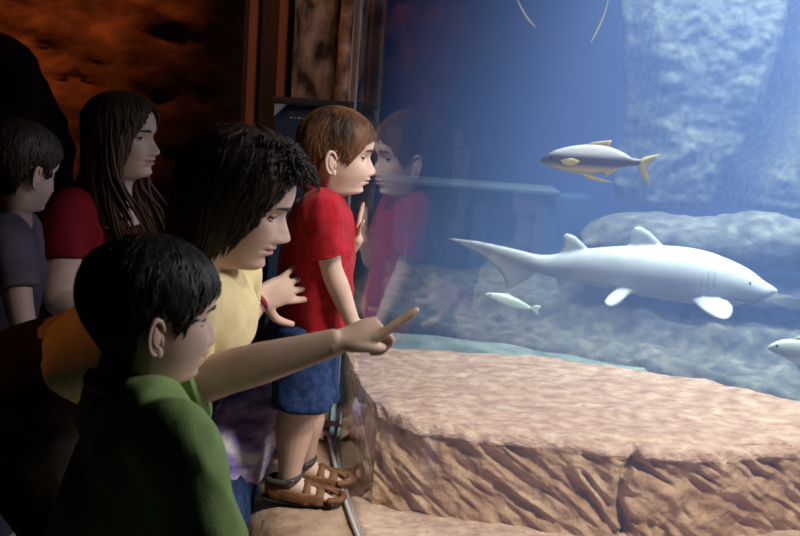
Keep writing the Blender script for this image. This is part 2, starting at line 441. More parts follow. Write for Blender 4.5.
HL_BOY = ([0, 20, 38, 52, 64, 74, 84, 104, 118, 135, 180], [.74, .74, .72, .70, .60, .42, .56, .58, .34, .20, .14])
def make_hair(head, parent, m, line, th=0.045, n_locks=260, lock_r=0.020, fringe=0.05, seed=1, ridge=0.4, top=1.0, swirl=0.3, lift=0.6, name='hair', jitter=1.0, tipout=0.0, front_puff=0.0, back=0.0):
    rnd = random.Random(seed); G = head.G; n = len(head.z); deg = np.abs(np.degrees(head.th))
    zh = np.interp(deg, line[0], line[1])[None, :]; Z = head.zraw
    mk = sstep(-0.015, 0.07, Z-zh)
    tt = np.repeat(head.th[None], n, 0)
    st = vnoise(np.stack([tt.ravel()*22, Z.ravel()*3.0, np.zeros(tt.size)+seed], 1)).reshape(tt.shape)
    st2 = vnoise(np.stack([tt.ravel()*55, Z.ravel()*4.0, np.zeros(tt.size)+seed+9], 1)).reshape(tt.shape)
    crown = sstep(0.995, 0.9, Z)
    thick = th*(lerp(0.75, top, sstep(0.5, 0.9, Z)))*(1+ridge*crown*(0.6*st+0.35*st2)) + front_puff*sstep(60, 20, deg)[None]*sstep(.6, .8, Z) + back*sstep(80, 150, deg)[None]*sstep(.98, .8, Z)*sstep(.1, .5, Z)
    off = thick*mk - 0.012*(1-mk)
    A = G + head.N*off[:, :, None]
    keep = mk > 0
    Wd = head.world(A.reshape(-1, 3)); f = []
    for i in range(n-1):
        for j in range(NC):
            k = (j+1) % NC
            if keep[i, j] or keep[i, k] or keep[i+1, j] or keep[i+1, k]:
                f.append((i*NC+j, i*NC+k, (i+1)*NC+k, (i+1)*NC+j))
    used = sorted({q for ff in f for q in ff}); rm = {q: i for i, q in enumerate(used)}
    mb = MB(); mb.add(Wd[used], [tuple(rm[q] for q in ff) for ff in f])
    for q in range(n_locks):
        a0 = rnd.uniform(-math.pi, math.pi); sw = swirl*rnd.uniform(0.4, 1.0)
        zl = float(np.interp(abs(math.degrees(a0)), line[0], line[1]))
        zs = rnd.uniform(max(zl+0.05, .5), 0.985); ze = zl - fringe*rnd.uniform(-0.3, 1.0)*jitter
        L = 8; pts = []; rad = []
        for i in range(L):
            t = i/(L-1); zr = lerp(zs, ze, t**1.1); a = a0 + sw*(1-t)*(1 if zs > .8 else .4) + 0.05*math.sin(t*5+q)
            a = (a+math.pi) % (2*math.pi)-math.pi
            p, nn = head.surf(zr, a)
            of = th*lerp(0.75, top, float(sstep(.5, .9, np.array(zr))))*rnd.uniform(0.75, 1.15)
            of += front_puff*float(sstep(60, 20, np.array(abs(math.degrees(a)))))*float(sstep(.6, .8, np.array(zr)))
            of += back*float(sstep(80, 150, np.array(abs(math.degrees(a)))))*float(sstep(.98, .8, np.array(zr)))*float(sstep(.1, .5, np.array(zr)))
            of *= lerp(1.0, lift, t); of += tipout*t*t*rnd.uniform(.3, 1)
            pts.append(head.W(Vector(p)+Vector(nn)*of)); rr = lock_r*head.H*(0.35+0.65*math.sin(math.pi*min(0.98, 0.15+0.8*t)))
            rad.append((rr, rr*0.45))
        rad[-1] = (rad[-1][0]*.25, rad[-1][1]*.25)
        nrm = head.M.to_3x3() @ Vector(nn); tg = (pts[-1]-pts[0]).normalized()
        mb.tube(pts, rad, hint=tg.cross(nrm), n=5, sub=1)
    return mb.build(name, m, parent)

def wisps(head, parent, m, paths, r, name='hair'):
    mb = MB()
    for p in paths:
        k = len(p); mb.tube(p, [r*(1-0.75*(i/(k-1))**2) for i in range(k)], n=5, sub=3)
    return mb

# ------------------------------------------------------------------ hands
def hand(mb, wrist, f, n, L, side, curls, spread=0.10, thumb=(0.5, 0.35, 0.3), wr=None, thumb_n=0.35, lens=None, rs=1.0, ts=1.0):
    """f: wrist to knuckles, n: the way the palm faces, side=+1/-1: thumb lies along side*(f x n); L: wrist to middle fingertip"""
    f = Vector(f).normalized(); n = Vector(n); n = (n - f*n.dot(f)).normalized(); s_ = f.cross(n)*side
    wrist = Vector(wrist); pl = 0.50*L; pw = 0.40*L
    wr = wr or 0.15*L
    mb.tube([wrist - f*0.10*L, wrist, wrist+f*0.16*L+s_*0.01*L, wrist+f*0.34*L, wrist+f*0.50*L],
            [(wr*1.0, wr*0.75), (wr*1.05, wr*.74), (pw*0.47, L*0.085), (pw*0.50, L*0.080), (pw*0.47, L*0.062)], hint=s_, n=18, box=0.15, cap=0.35)
    lens = lens or (0.43, 0.49, 0.45, 0.36)
    for i, (c, ln) in enumerate(zip(curls, lens)):
        o = (0.40 - 0.265*i)                            # from thumb side to little finger
        b = wrist + f*(pl*(0.93 if i in (1, 2) else (0.88 if i == 0 else 0.82))) + s_*(o*pw)
        d0 = (f + s_*(spread*(1.5-i))).normalized(); r0 = L*0.050*rs*(1.0 if i < 3 else 0.86)
        pts = [b - d0*0.10*L, b]; rad = [r0*0.95, r0*1.05]; ang = 0; p = b
        for k, (a, q) in enumerate(zip(c, (0.44, 0.31, 0.25))):
            ang += a
            d = d0*math.cos(ang) + n*math.sin(ang)
            mid = p + d*(q*ln*L*0.5); p2 = p + d*(q*ln*L)
            pts += [mid, p2]; rad += [r0*(0.97-0.07*k), r0*(0.95-0.09*k)]; p = p2
        rad[-1] *= 0.80
        mb.tube(pts, rad, n=12, sub=2, cap=0.9)
    b = wrist + f*0.14*L + s_*(0.36*pw) + n*0.02*L
    r0 = L*0.060*rs; ang = thumb[0]; pts = [b - f*0.06*L - s_*0.04*L, b]; rad = [r0*1.05, r0*1.15]; p = b
    for k, q in enumerate((0.20, 0.17, 0.14)):
        d = (f*math.cos(ang) + s_*math.sin(ang) + n*thumb_n*(0.6+0.4*k)).normalized()
        p = p + d*q*L*ts; pts.append(p); rad.append(r0*(1.0-0.13*k)); ang -= thumb[min(k+1, 2)]
    mb.tube(pts, rad, n=12, sub=3, cap=0.9)

def finish_person(root, head, body_parts, skin, voxel=0.004, lids=None):
    """body tubes fused into one skin, with the head and its ears, one continuous mesh"""
    me = remesh(body_parts.mesh(), voxel, 3)
    v, f = mesh_arrays(me); bpy.data.meshes.remove(me)
    parts, lip = head.skin()
    al = parts + [(v, f)]; lp = lip + [0]*len(v)
    if lids: al.append(lids); lp += [0]*len(lids[0])
    V_, F_ = join_np(al)
    me = mesh_np(V_, F_); a = me.attributes.new('lip', 'FLOAT', 'POINT'); a.data.foreach_set('value', lp)
    o = link('body', me, root, [skin]); return o
def cloth(name, mb, m, parent, voxel=0.006, smooth=4, amp=0.006, freq=14, seed=0.0, stretch=(1, 1, .45)):
    return link(name, remesh(mb.mesh(), voxel, smooth, folds(amp, freq, seed, stretch) if amp else None), parent, [m])

# ------------------------------------------------------------------ setting: cave room
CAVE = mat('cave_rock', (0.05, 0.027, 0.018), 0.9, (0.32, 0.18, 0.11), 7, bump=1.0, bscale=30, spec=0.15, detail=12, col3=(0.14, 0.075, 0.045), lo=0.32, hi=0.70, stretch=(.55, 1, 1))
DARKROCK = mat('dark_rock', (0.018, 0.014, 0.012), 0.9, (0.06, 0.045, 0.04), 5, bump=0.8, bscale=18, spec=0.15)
FLOOR = mat('dark_floor', (0.008, 0.008, 0.008), 0.9, (0.018, 0.017, 0.016), 6, bump=0.3, bscale=30)
def grid_surface(name, fn, nu, nv, m, parent=None, thick=None, kind='structure'):
    """fn(u, v) arrays -> points; given a thickness vector the sheet becomes a closed slab"""
    u, v = np.meshgrid(np.linspace(0, 1, nu), np.linspace(0, 1, nv)); P = fn(u.ravel(), v.ravel())
    f = []
    for i in range(nv-1):
        for j in range(nu-1): f.append((i*nu+j, i*nu+j+1, (i+1)*nu+j+1, (i+1)*nu+j))
    vs = P
    if thick is not None:
        N = nu*nv; vs = np.vstack([P, P+np.array(thick)])
        f += [tuple(q+N for q in ff[::-1]) for ff in f]
        rim = [j for j in range(nu)] + [i*nu+nu-1 for i in range(1, nv)] + [(nv-1)*nu+j for j in range(nu-2, -1, -1)] + [i*nu for i in range(nv-2, 0, -1)]
        for a, b in zip(rim, rim[1:]+rim[:1]): f.append((b, a, a+N, b+N))
    o = link(name, mesh_np(vs, f), parent, [m])
    if kind: o['kind'] = kind
    return o
def cave_fn(u, v):
    x = lerp(-4.2, -0.15, u); z = lerp(0, 3.05, v); P = np.stack([x, 0*x, z], 1)
    Pz = P*np.array((.6, 1, 1.25)); y = 4.55 - 0.36*(fbm(Pz*0.9+3, 4)) - 0.16*np.abs(fbm(Pz*3.1+8, 4)) - 0.09*fbm(Pz*9, 4) - 0.5*sstep(-2.6, -4.2, x)
    y = np.minimum(y, 4.9); y = y + 0.02*np.sin(z*14+3*fbm(P*1.5, 2))
    return np.stack([x, y, z], 1)
grid_surface('wall_back', cave_fn, 180, 130, CAVE, thick=(0, 0.5, 0))
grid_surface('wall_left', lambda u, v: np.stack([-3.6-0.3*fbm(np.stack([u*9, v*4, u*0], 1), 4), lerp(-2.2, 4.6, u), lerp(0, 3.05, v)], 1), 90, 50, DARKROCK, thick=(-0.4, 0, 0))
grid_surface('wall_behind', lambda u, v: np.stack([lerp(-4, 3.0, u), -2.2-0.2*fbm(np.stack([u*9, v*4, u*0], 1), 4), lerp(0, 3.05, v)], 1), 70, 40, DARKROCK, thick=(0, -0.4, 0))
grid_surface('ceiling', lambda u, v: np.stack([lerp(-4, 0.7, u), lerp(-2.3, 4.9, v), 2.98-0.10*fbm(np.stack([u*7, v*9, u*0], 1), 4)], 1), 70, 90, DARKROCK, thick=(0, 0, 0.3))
grid_surface('floor', lambda u, v: np.stack([lerp(-4, 3.2, u), lerp(-2.3, 4.9, v), 0*u], 1), 4, 4, FLOOR, thick=(0, 0, -0.2))

# ------------------------------------------------------------------ the tank: pane, water
PC = (0.081, -0.232, -0.051)
def xg(y):
    y = np.asarray(y, float); t = y-2.2; a = PC[0]*t*t+PC[1]*t+PC[2]
    b = -0.1745 - 0.022*(y-2.85)
    return np.where(y > 2.85, b, a)
PT = 0.022
def pane_mesh(y0, y1, z0, z1, n=120):
    ys = np.linspace(y0, y1, n); xo = xg(ys); dx = np.gradient(xo, ys); nx = 1/np.sqrt(1+dx*dx); ny = -dx*nx
    xi = xo+nx*PT; yi = ys+ny*PT
    vs = []; f = []; mi = []
    for a, b, c, d in zip(xo, ys, xi, yi): vs += [(a, b, z0), (a, b, z1), (c, d, z0), (c, d, z1)]
    for i in range(n-1):
        q = 4*i; r = q+4
        f += [(q, q+1, r+1, r), (q+2, r+2, r+3, q+3), (q+1, q+3, r+3, r+1), (q, r, r+2, q+2)]; mi += [0, 1, 1, 1]
    f += [(0, 2, 3, 1), (4*n-4, 4*n-3, 4*n-1, 4*n-2)]; mi += [1, 1]
    me = mesh_np(vs, f); me.polygons.foreach_set('material_index', mi); return me
def glass_mat(name, k, base):
    m = bpy.data.materials.new(name); m.use_nodes = True; nt = m.node_tree; nt.nodes.clear()
    out = nd(nt, 'ShaderNodeOutputMaterial'); tr = nd(nt, 'ShaderNodeBsdfTransparent'); tr.inputs[0].default_value = (0.96, 0.98, 0.99, 1)
    if k <= 0:
        nt.links.new(tr.outputs[0], out.inputs['Surface']); return m
    gl = nd(nt, 'ShaderNodeBsdfGlossy'); gl.inputs['Roughness'].default_value = 0.006; gl.inputs['Color'].default_value = (0.95, 0.97, 1, 1)
    lw = nd(nt, 'ShaderNodeLayerWeight'); lw.inputs['Blend'].default_value = 0.5
    pw = nd(nt, 'ShaderNodeMath', operation='POWER'); nt.links.new(lw.outputs['Facing'], pw.inputs[0]); pw.inputs[1].default_value = 5
    mu = nd(nt, 'ShaderNodeMath', operation='MULTIPLY_ADD'); nt.links.new(pw.outputs[0], mu.inputs[0]); mu.inputs[1].default_value = k; mu.inputs[2].default_value = base
    mx = nd(nt, 'ShaderNodeMixShader'); nt.links.new(mu.outputs[0], mx.inputs[0]); nt.links.new(tr.outputs[0], mx.inputs[1]); nt.links.new(gl.outputs[0], mx.inputs[2])
    nt.links.new(mx.outputs[0], out.inputs['Surface']); return m
GLASS_OUT = glass_mat('acrylic_face', 0.62, 0.03); GLASS_IN = glass_mat('acrylic_inside', 0, 0)
pane = link('window_1', pane_mesh(-1.2, 3.32, 0.30, 2.95), None, [GLASS_OUT, GLASS_IN], smooth=False)
tag(pane, 'curved clear acrylic aquarium viewing pane', kind='structure')

WATER = bpy.data.materials.new('tank_water'); WATER.use_nodes = True; nt = WATER.node_tree; nt.nodes.clear()
out = nd(nt, 'ShaderNodeOutputMaterial'); vs_ = nd(nt, 'ShaderNodeVolumeScatter'); va = nd(nt, 'ShaderNodeVolumeAbsorption'); ad = nd(nt, 'ShaderNodeAddShader')
vs_.inputs['Color'].default_value = (0.26, 0.42, 1.0, 1); vs_.inputs['Density'].default_value = 0.14
va.inputs['Color'].default_value = (0.35, 0.50, 0.95, 1); va.inputs['Density'].default_value = 0.07
nt.links.new(vs_.outputs[0], ad.inputs[0]); nt.links.new(va.outputs[0], ad.inputs[1]); nt.links.new(ad.outputs[0], out.inputs['Volume'])
WATER.cycles.homogeneous_volume = True
TX1, TY1 = 4.6, 7.2
def water_mesh():
    ys = np.linspace(-1.1, 3.3, 60); xo = xg(ys); dx = np.gradient(xo, ys); nx = 1/np.sqrt(1+dx*dx)
    pts = [(a+c*(PT+0.004), b-d*c*(PT+0.004)) for a, b, c, d in zip(xo, ys, nx, dx)]
    pts = [p for p in pts]
    poly = pts + [(-1.6, 5.0), (-1.6, TY1), (TX1, TY1), (TX1, pts[0][1])]
    poly.insert(len(pts), (pts[-1][0], 5.0))
    n = len(poly); v = [(x, y, 0.02) for x, y in poly] + [(x, y, 3.35) for x, y in poly]
    f = [tuple(range(n))[::-1], tuple(range(n, 2*n))] + [(i, (i+1) % n, n+(i+1) % n, n+i) for i in range(n)]
    bm = bmesh.new(); me = mesh_np(v, f); bm.from_mesh(me); bmesh.ops.triangulate(bm, faces=bm.faces[:]); bmesh.ops.recalc_face_normals(bm, faces=bm.faces[:]); bm.to_mesh(me); bm.free()
    return me
wt = link('water', water_mesh(), None, [WATER], smooth=False)
tag(wt, 'hazy blue water filling the aquarium tank', 'water', kind='stuff')

TANKBLUE = mat('tank_blue_wall', (0.04, 0.075, 0.30), 0.8, (0.055, 0.10, 0.38), 1.2, spec=0.1)
TEAL = mat('tank_teal', (0.05, 0.13, 0.26), 0.8, (0.07, 0.17, 0.32), 2.5, spec=0.1, bump=0.3, bscale=9)
TANKROCK = mat('tank_rock', (0.04, 0.04, 0.04), 0.9, (0.165, 0.158, 0.135), 15, bump=0.8, bscale=30, spec=0.1, detail=12, col3=(0.085, 0.085, 0.08), lo=0.3, hi=0.72)
SAND = mat('sand', (0.42, 0.50, 0.48), 0.9, (0.58, 0.66, 0.62), 14, bump=0.4, bscale=60, spec=0.1)
MB().box(((TX1-1.7)/2, TY1+0.05, 1.65), (TX1+1.7, 0.2, 3.4)).build('wall_tank_back', TANKBLUE, None, False)['kind'] = 'structure'
MB().box((TX1+0.05, 3.1, 1.65), (0.2, 8.4, 3.4)).build('wall_tank_right', TANKBLUE, None, False)['kind'] = 'structure'
MB().box((-1.65, 6.1, 1.65), (0.2, 2.3, 3.4)).build('wall_tank_left', TANKBLUE, None, False)['kind'] = 'structure'
MB().box((1.5, 3.9, 0.06), (6.3, 7.0, 0.12)).build('floor_tank', SAND, None, False)['kind'] = 'structure'

# far low wall with a lit lip, left of the cliff
p0 = at(395, 182, 6.3); p1 = at(598, 184, 6.3)
lw_ = thing('tank_ledge_wall', 'low teal wall with a bright flat lip in the blue tank behind the red-shirted toddler\'s reflection', 'low wall', ((p0.x+p1.x)/2, 6.5, 0.12))
mb = MB(); mb.box(((p0.x+p1.x)/2-0.6, 6.55, (0.12+p0.z)/2), (p1.x-p0.x+1.2, 0.30, p0.z-0.16), bev=0.02)
for xx in (p0.x+0.05, p0.x+0.55, p0.x+0.95): mb.box((xx, 6.38, (0.12+p0.z)/2-0.03), (0.10, 0.08, p0.z-0.25), bev=0.015)
mb.build('wall_face', TEAL, lw_, False)
mb = MB(); mb.box(((p0.x+p1.x)/2-0.6-.13, 6.50, p0.z), (p1.x-p0.x+1.0, 0.40, 0.03), bev=0.01); mb.build('lip', mat('pale_lip', (0.16, 0.21, 0.26), 0.8), lw_, False)

def rock_blob(name, label, cat, c, sz, m, seed, amp=0.16, vox=0.045, kind=None, flat=None, rot=0.0, freq=1.6, boxy=0.3):
    """a rough boulder with its own broken outline"""
    bm = bmesh.new(); bmesh.ops.create_icosphere(bm, subdivisions=5, radius=1)
    P = np.array([v.co for v in bm.verts]); d = np.sign(P)*np.abs(P)**(1-boxy)
    d = d*np.array(sz); q = d*freq/np.array([max(.4, s) for s in sz]).mean() if False else d*freq
    k = amp*(fbm(q+seed, 5)) + amp*0.45*np.abs(fbm(q*2.7+seed*2, 4))
    d = d + P*k[:, None]
    if flat: d[:, 2] = np.maximum(d[:, 2], flat)
    cr, sr = math.cos(rot), math.sin(rot); R3 = np.array(((cr, -sr, 0), (sr, cr, 0), (0, 0, 1)))
    d = d @ R3.T + np.array(tuple(c))
    me = bpy.data.meshes.new('m'); bm.to_mesh(me); bm.free(); me.vertices.foreach_set('co', d.ravel()); me.update()
    o = link(name, me, None, [m]); tag(o, label, cat, kind=kind); return o
CLIFF = mat('cliff_rock', (0.04, 0.045, 0.034), 0.9, (0.15, 0.155, 0.11), 26, bump=0.7, bscale=40, spec=0.1, detail=12, col3=(0.085, 0.09, 0.065), lo=0.32, hi=0.68)
# cliff on the right, rising to the surface
ca = at(622, 200, 5.65); cb = at(800, 205, 5.6)
def cliff(u, v):
    x = lerp(ca.x, 4.4, u); z = lerp(ca.z-0.02, at(700, -60, 5.9).z, v) + 0.10*fbm(np.stack([x*2.2, 0*x, 0*x], 1), 3)*v; y = 5.62-0.12*u+0.15*v+0.35*sstep(.55, 1.05, v)
    P = np.stack([x, z, 0*x], 1); edge = 0.10*fbm(np.stack([z*2.5, 0*z, 0*z], 1), 3)*(1-u)
    y = y - 0.14*fbm(P*1.5+4, 3) - 0.05*np.abs(fbm(P*6+1, 4)) - 0.035*fbm(P*16, 3) + 0.25*sstep(0.05, 0, u) + 0.10*sstep(0.03, -0.03, v)
    gz = sstep(0, 1, v); gap = np.exp(-((x-lerp(at(742, 192, 5.5).x, at(742, 192, 5.5).x+.55, v))/0.10)**2); y = y + 0.6*gap
    return np.stack([x+edge, y, z+0.03*fbm(P*3, 2)], 1)
o = grid_surface('rock_cliff', cliff, 150, 110, TANKROCK, thick=(0, 0.15, 0), kind=None); o.data.materials[0] = CLIFF; tag(o, 'tall pale rough rock face rising behind the silver fish with yellow tail', 'rock')
# shelf under the cliff
qa = at(585, 203, 6.2); qb = at(800, 218, 5.9)
# rounded long boulder below it
ra = at(592, 236, 5.3); rb = at(800, 242, 5.0)
mb = MB(); pts = []; rad = []
for t in np.linspace(-0.02, 1.5, 12):
    p = ra.lerp(rb, float(t)); pts.append(p + V(0, 0, -0.015+0.012*math.sin(t*9))); rad.append((0.30, (0.05+0.09*min(1, (t+0.05)*3.5)**0.6)*(1+0.05*math.sin(t*11))))
mb.tube(pts, rad, hint=(0, 1, 0), n=40, sub=4, box=0.1)
me = remesh(mb.mesh(), 0.022, 2, lambda c: 0.035*fbm(c*5, 4)-0.02*np.abs(fbm(c*11+4, 3)))
o = link('boulder', me, None, [TANKROCK]); tag(o, 'long rounded mottled boulder lying behind the shark\'s back', 'rock')

# rock bed sloping up to the boulder in terraces
l1a, l1b = onz(480, 318, 0.45), onz(790, 378, 0.45)
l2a, l2b = onz(420, 296, 0.35), onz(600, 340, 0.35)
def side(P, a, b):
    d = (b-a); nx, ny = -d.y, d.x; L = math.hypot(nx, ny); return ((P[:, 0]-a.x)*nx+(P[:, 1]-a.y)*ny)/L
def bed(u, v):
    x = lerp(-0.1, 4.4, u); y = lerp(3.35, 6.25, v); P = np.stack([x, y, 0*x], 1)
    s1 = side(P, l1a, l1b)
    h = 0.16 + 0.05*fbm(P*2.2+3, 3)
    right = sstep(0.2, 1.0, x)
    wob = 0.05*fbm(P*3.0+7, 3)
    h = h + 0.20*sstep(-0.06, 0.04, s1+wob) + (0.06+0.06*right)*sstep(0.42, 0.55, s1+wob) + 0.05*right*sstep(0.75, 0.95, s1+wob)
    ridge = np.abs(fbm(np.stack([side(P, l2a, l2b)*9, x*0.8, 0*x], 1), 3))
    h = h + 0.05*ridge + 0.035*fbm(P*9, 3)*right + 0.02*fbm(P*22, 2)
    h = h*sstep(0, 0.05, v)
    return np.stack([x, y, np.maximum(h, 0.13)], 1)
o = grid_surface('rock_bed', bed, 230, 170, TANKROCK, thick=None, kind=None)
bm = bmesh.new(); bm.from_mesh(o.data); ext = bmesh.ops.extrude_face_region(bm, geom=bm.faces[:]); 
for g in ext['geom']:
    if isinstance(g, bmesh.types.BMVert): g.co.z = 0.10
bmesh.ops.recalc_face_normals(bm, faces=bm.faces[:]); bm.to_mesh(o.data); bm.free()
tag(o, 'broad dark terraced rock bed under the white shark', 'rock')

# pale flat rock shelf just behind the carved stone
SZ = 0.58; ka = onz(366, 325, SZ); kb = onz(500, 340, SZ); kc = onz(625, 364, SZ)
def shelf(u, v):
    x = lerp(-0.13, kc.x+0.06, u); yb = np.interp(x, [ka.x, kb.x, kc.x, kc.x+0.5], [ka.y, kb.y, kc.y, kc.y-.05]); y = lerp(3.06, yb+0.02*fbm(np.stack([x*5, 0*x, 0*x], 1), 3), v)
    P = np.stack([x, y, 0*x], 1); return np.stack([x, y, SZ+0.008*fbm(P*6, 3)-0.03*sstep(.93, 1, v)], 1)
o = grid_surface('rock_shelf', shelf, 90, 30, mat('pale_shelf', (0.10, 0.14, 0.15), 0.85, (0.20, 0.25, 0.25), 10, bump=0.3, bscale=40), None, thick=(0, 0, -0.44), kind=None)
tag(o, 'pale flat rock shelf in the water just behind the carved stone ledge', 'rock')

# the carved stone block inside the pane
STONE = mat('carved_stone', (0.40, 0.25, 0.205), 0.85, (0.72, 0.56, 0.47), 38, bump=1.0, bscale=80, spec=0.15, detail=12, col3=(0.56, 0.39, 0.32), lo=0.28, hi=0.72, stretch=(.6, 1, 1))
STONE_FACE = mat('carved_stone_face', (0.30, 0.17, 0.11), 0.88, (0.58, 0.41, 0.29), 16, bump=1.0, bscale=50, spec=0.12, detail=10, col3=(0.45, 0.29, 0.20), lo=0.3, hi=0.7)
jx = at(637, 490, 2.24).x; zb = at(500, 530, 2.37).z; X1 = 1.9
zt = 0.70; zbk = 0.745
def xin(y): return xg(y)+0.027
def block(part_x0, part_x1):
    NS = 420; prof = []
    for t in np.linspace(0, 1, 70): prof.append((0.0-0.0*t, lerp(zb, zt-0.035, t), 0))       # front face
    for t in np.linspace(0.1, 1, 8): prof.append((0.045*(1-math.cos(t*math.pi/2)), zt-0.035+0.035*math.sin(t*math.pi/2), 1))
    for t in np.linspace(0.02, 1, 110): prof.append((0.045+t*0.70, lerp(zt, zbk, t), 2))
    for t in np.linspace(0.25, 1, 6): prof.append((0.745+0.06*t, zbk-(t*t)*0.55, 3))
    prof = np.array(prof); m = len(prof); P = []
    yf0, yb_s = 2.235, 1.0
    for i in range(NS):
        s = i/(NS-1)
        y = yf0 + prof[:, 0]
        xl = xin(y) if part_x0 is None else np.full(m, part_x0)
        x = xl + (part_x1-xl)*s
        # the back edge swings nearer to the right, the front edge bows slightly
        swing = (np.interp(x, [-.1, .2, .5, .9, 1.12, 1.6, 1.9], [3.0, 3.0, 2.985, 2.86, 2.68, 2.62, 2.6])-np.interp(x, [-.1, .02, .3, .58, .8, 1.0, 1.5, 1.9], [2.42, 2.42, 2.38, 2.335, 2.36, 2.43, 2.55, 2.58]))/0.745; swing = np.maximum(swing, .12)
        y = np.interp(x, [-.1, .02, .3, .58, .8, 1.0, 1.5, 1.9], [2.42, 2.42, 2.38, 2.335, 2.36, 2.43, 2.55, 2.58]) + prof[:, 0]*swing
        if part_x0 is None: y = y + 0.12*np.exp(-((x-xl)/0.06)**1.6)*np.clip(1-prof[:, 0]/0.745, 0, 1)**1.5*np.where(prof[:, 2] == 3, 1, np.clip((prof[:, 1]-zb)/(zt-zb), 0, 1)**0.8)
        P.append(np.stack([x, y, prof[:, 1] + 0.0*x], 1))
    P = np.array(P); Q = P.reshape(-1, 3); reg = np.tile(prof[:, 2], NS)
    n = 0.020*fbm(Q*5+2, 4) + 0.008*fbm(Q*19+5, 3)
    top = (reg >= 2); fr = (reg == 0)
    wq = 2.2*fbm(Q*4, 2)[:, None]
    d45 = np.stack([(Q[:, 0]*0.75+Q[:, 2]*0.95)*30, (Q[:, 0]*0.6-Q[:, 2]*0.8)*9, Q[:, 1]*2], 1)
    carve = -0.026*np.abs(vnoise(d45+wq))-0.014*np.maximum(0, vnoise(d45*1.9+5+wq))-0.02*np.maximum(0, fbm(Q*9+3, 3))
    long_ = np.stack([Q[:, 0]*6, Q[:, 1]*26, Q[:, 2]*3], 1)
    topn = 0.012*fbm(long_, 5) - 0.010*np.maximum(0, fbm(long_*np.array((.6, .5, 1))+7, 3)-.15)*3*sstep(2.6, 2.3, Q[:, 1])
    Q[:, 2] += np.where(top, n*0.55+topn, n*0.35) + np.where(reg == 1, 0.012*fbm(Q*14, 2), 0)
    Q[:, 1] += np.where(fr | (reg == 1), -(n*0.9) - carve*np.where(fr, 1, .4), 0)
    Q[:, 1] += np.where(reg == 3, 0.03*fbm(Q*6, 3), 0); Q[:, 1] += np.where(reg == 2, 0.02*fbm(Q*4+9, 3)*sstep(2.6, 2.95, Q[:, 1]), 0)
    # rounded arrises at the joint
    for e, sg in ((part_x0, 1), (part_x1, -1)):
        if e is None or e > 1.5: continue
        k = np.exp(-((Q[:, 0]-e)/0.028)**2); Q[:, 1] += np.where(reg <= 1, 0.035*k, 0); Q[:, 2] -= np.where(top, 0.02*k*sstep(2.55, 2.25, Q[:, 1]), 0)
    gj = jx + 0.012*np.sin(Q[:, 2]*30); gr = np.exp(-((Q[:, 0]-gj)/0.010)**2); Q[:, 1] += np.where(reg == 0, 0.045*gr, 0) + np.where(reg == 1, 0.03*gr, 0)
    if part_x0 is None:
        lim = xin(Q[:, 1]); Q[:, 0] = np.maximum(Q[:, 0], lim)
    f = []; mi = []
    for i in range(NS-1):
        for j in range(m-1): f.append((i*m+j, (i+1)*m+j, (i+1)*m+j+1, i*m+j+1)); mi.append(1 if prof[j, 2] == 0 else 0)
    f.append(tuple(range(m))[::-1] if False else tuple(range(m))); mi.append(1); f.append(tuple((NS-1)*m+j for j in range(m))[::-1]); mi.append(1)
    f += [(i*m, i*m+m-1, (i+1)*m+m-1, (i+1)*m) for i in range(NS-1)]; mi += [0]*(NS-1)
    me = mesh_np(Q, f); me.polygons.foreach_set('material_index', mi); return me
st = thing('stone_ledge', 'broad pinkish carved stone ledge behind the acrylic with a rough chiselled front', 'stone ledge', (0.7, 2.5, 0.12))
link('block', block(None, X1), st, [STONE, STONE_FACE])
def step_fn(u, v):
    y = lerp(1.45, 3.32, v); x = xg(y)+0.0235+(1.9-xg(y)-0.0235)*u; P = np.stack([x, y, 0*x], 1)
    return np.stack([x, y, zb+0.012-0.03*sstep(2.4, 1.45, y)+0.014*fbm(P*6, 4)+0.004*fbm(P*25, 2)-0.05*sstep(0.03, 0, v)-0.03*sstep(2.48, 2.54, y)], 1)
o = grid_surface('base_step', step_fn, 120, 90, STONE, st, thick=(0, 0, -0.25), kind=None)
mb = MB(); mb.box((1.0, 2.72, 0.33), (1.6, 0.22, 0.36)); 
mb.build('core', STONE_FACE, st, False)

# ------------------------------------------------------------------ ledge outside, where the toddler stands
LEDGE = mat('ledge_stone', (0.22, 0.13, 0.09), 0.85, (0.52, 0.37, 0.27), 9, bump=0.6, bscale=36, spec=0.15, detail=9, col3=(0.38, 0.25, 0.18), lo=0.3, hi=0.7)
LZ = 0.485
def ledge_fn(u, v):
    y = lerp(1.5, 3.28, v); xr = xg(y)-0.004; wdt = 0.27+0.05*sstep(2.4, 3.0, y)-0.10*sstep(2.2, 1.6, y); x = xr - wdt*(1-u); P = np.stack([x, y, 0*x], 1)
    z = LZ + 0.010*fbm(P*7+5, 4)*sstep(0.0, 0.2, u) - 0.16*(1-np.sqrt(np.clip(1-(np.clip(0.45-u, 0, 1)/0.45)**2, 0, 1))) - 0.10*sstep(2.15, 1.6, y)
    return np.stack([x, y, z + 0.02*fbm(P*5, 3)*sstep(0.5, 0.1, u)], 1)
o = grid_surface('rock_ledge', ledge_fn, 60, 150, LEDGE, thick=None, kind=None)
bm = bmesh.new(); bm.from_mesh(o.data); ext = bmesh.ops.extrude_face_region(bm, geom=bm.faces[:])
for g in ext['geom']:
    if isinstance(g, bmesh.types.BMVert): g.co.z = 0.0
bmesh.ops.recalc_face_normals(bm, faces=bm.faces[:]); bm.to_mesh(o.data); bm.free()
tag(o, 'tan stone ledge outside the pane under the toddler\'s sandals', 'stone ledge')
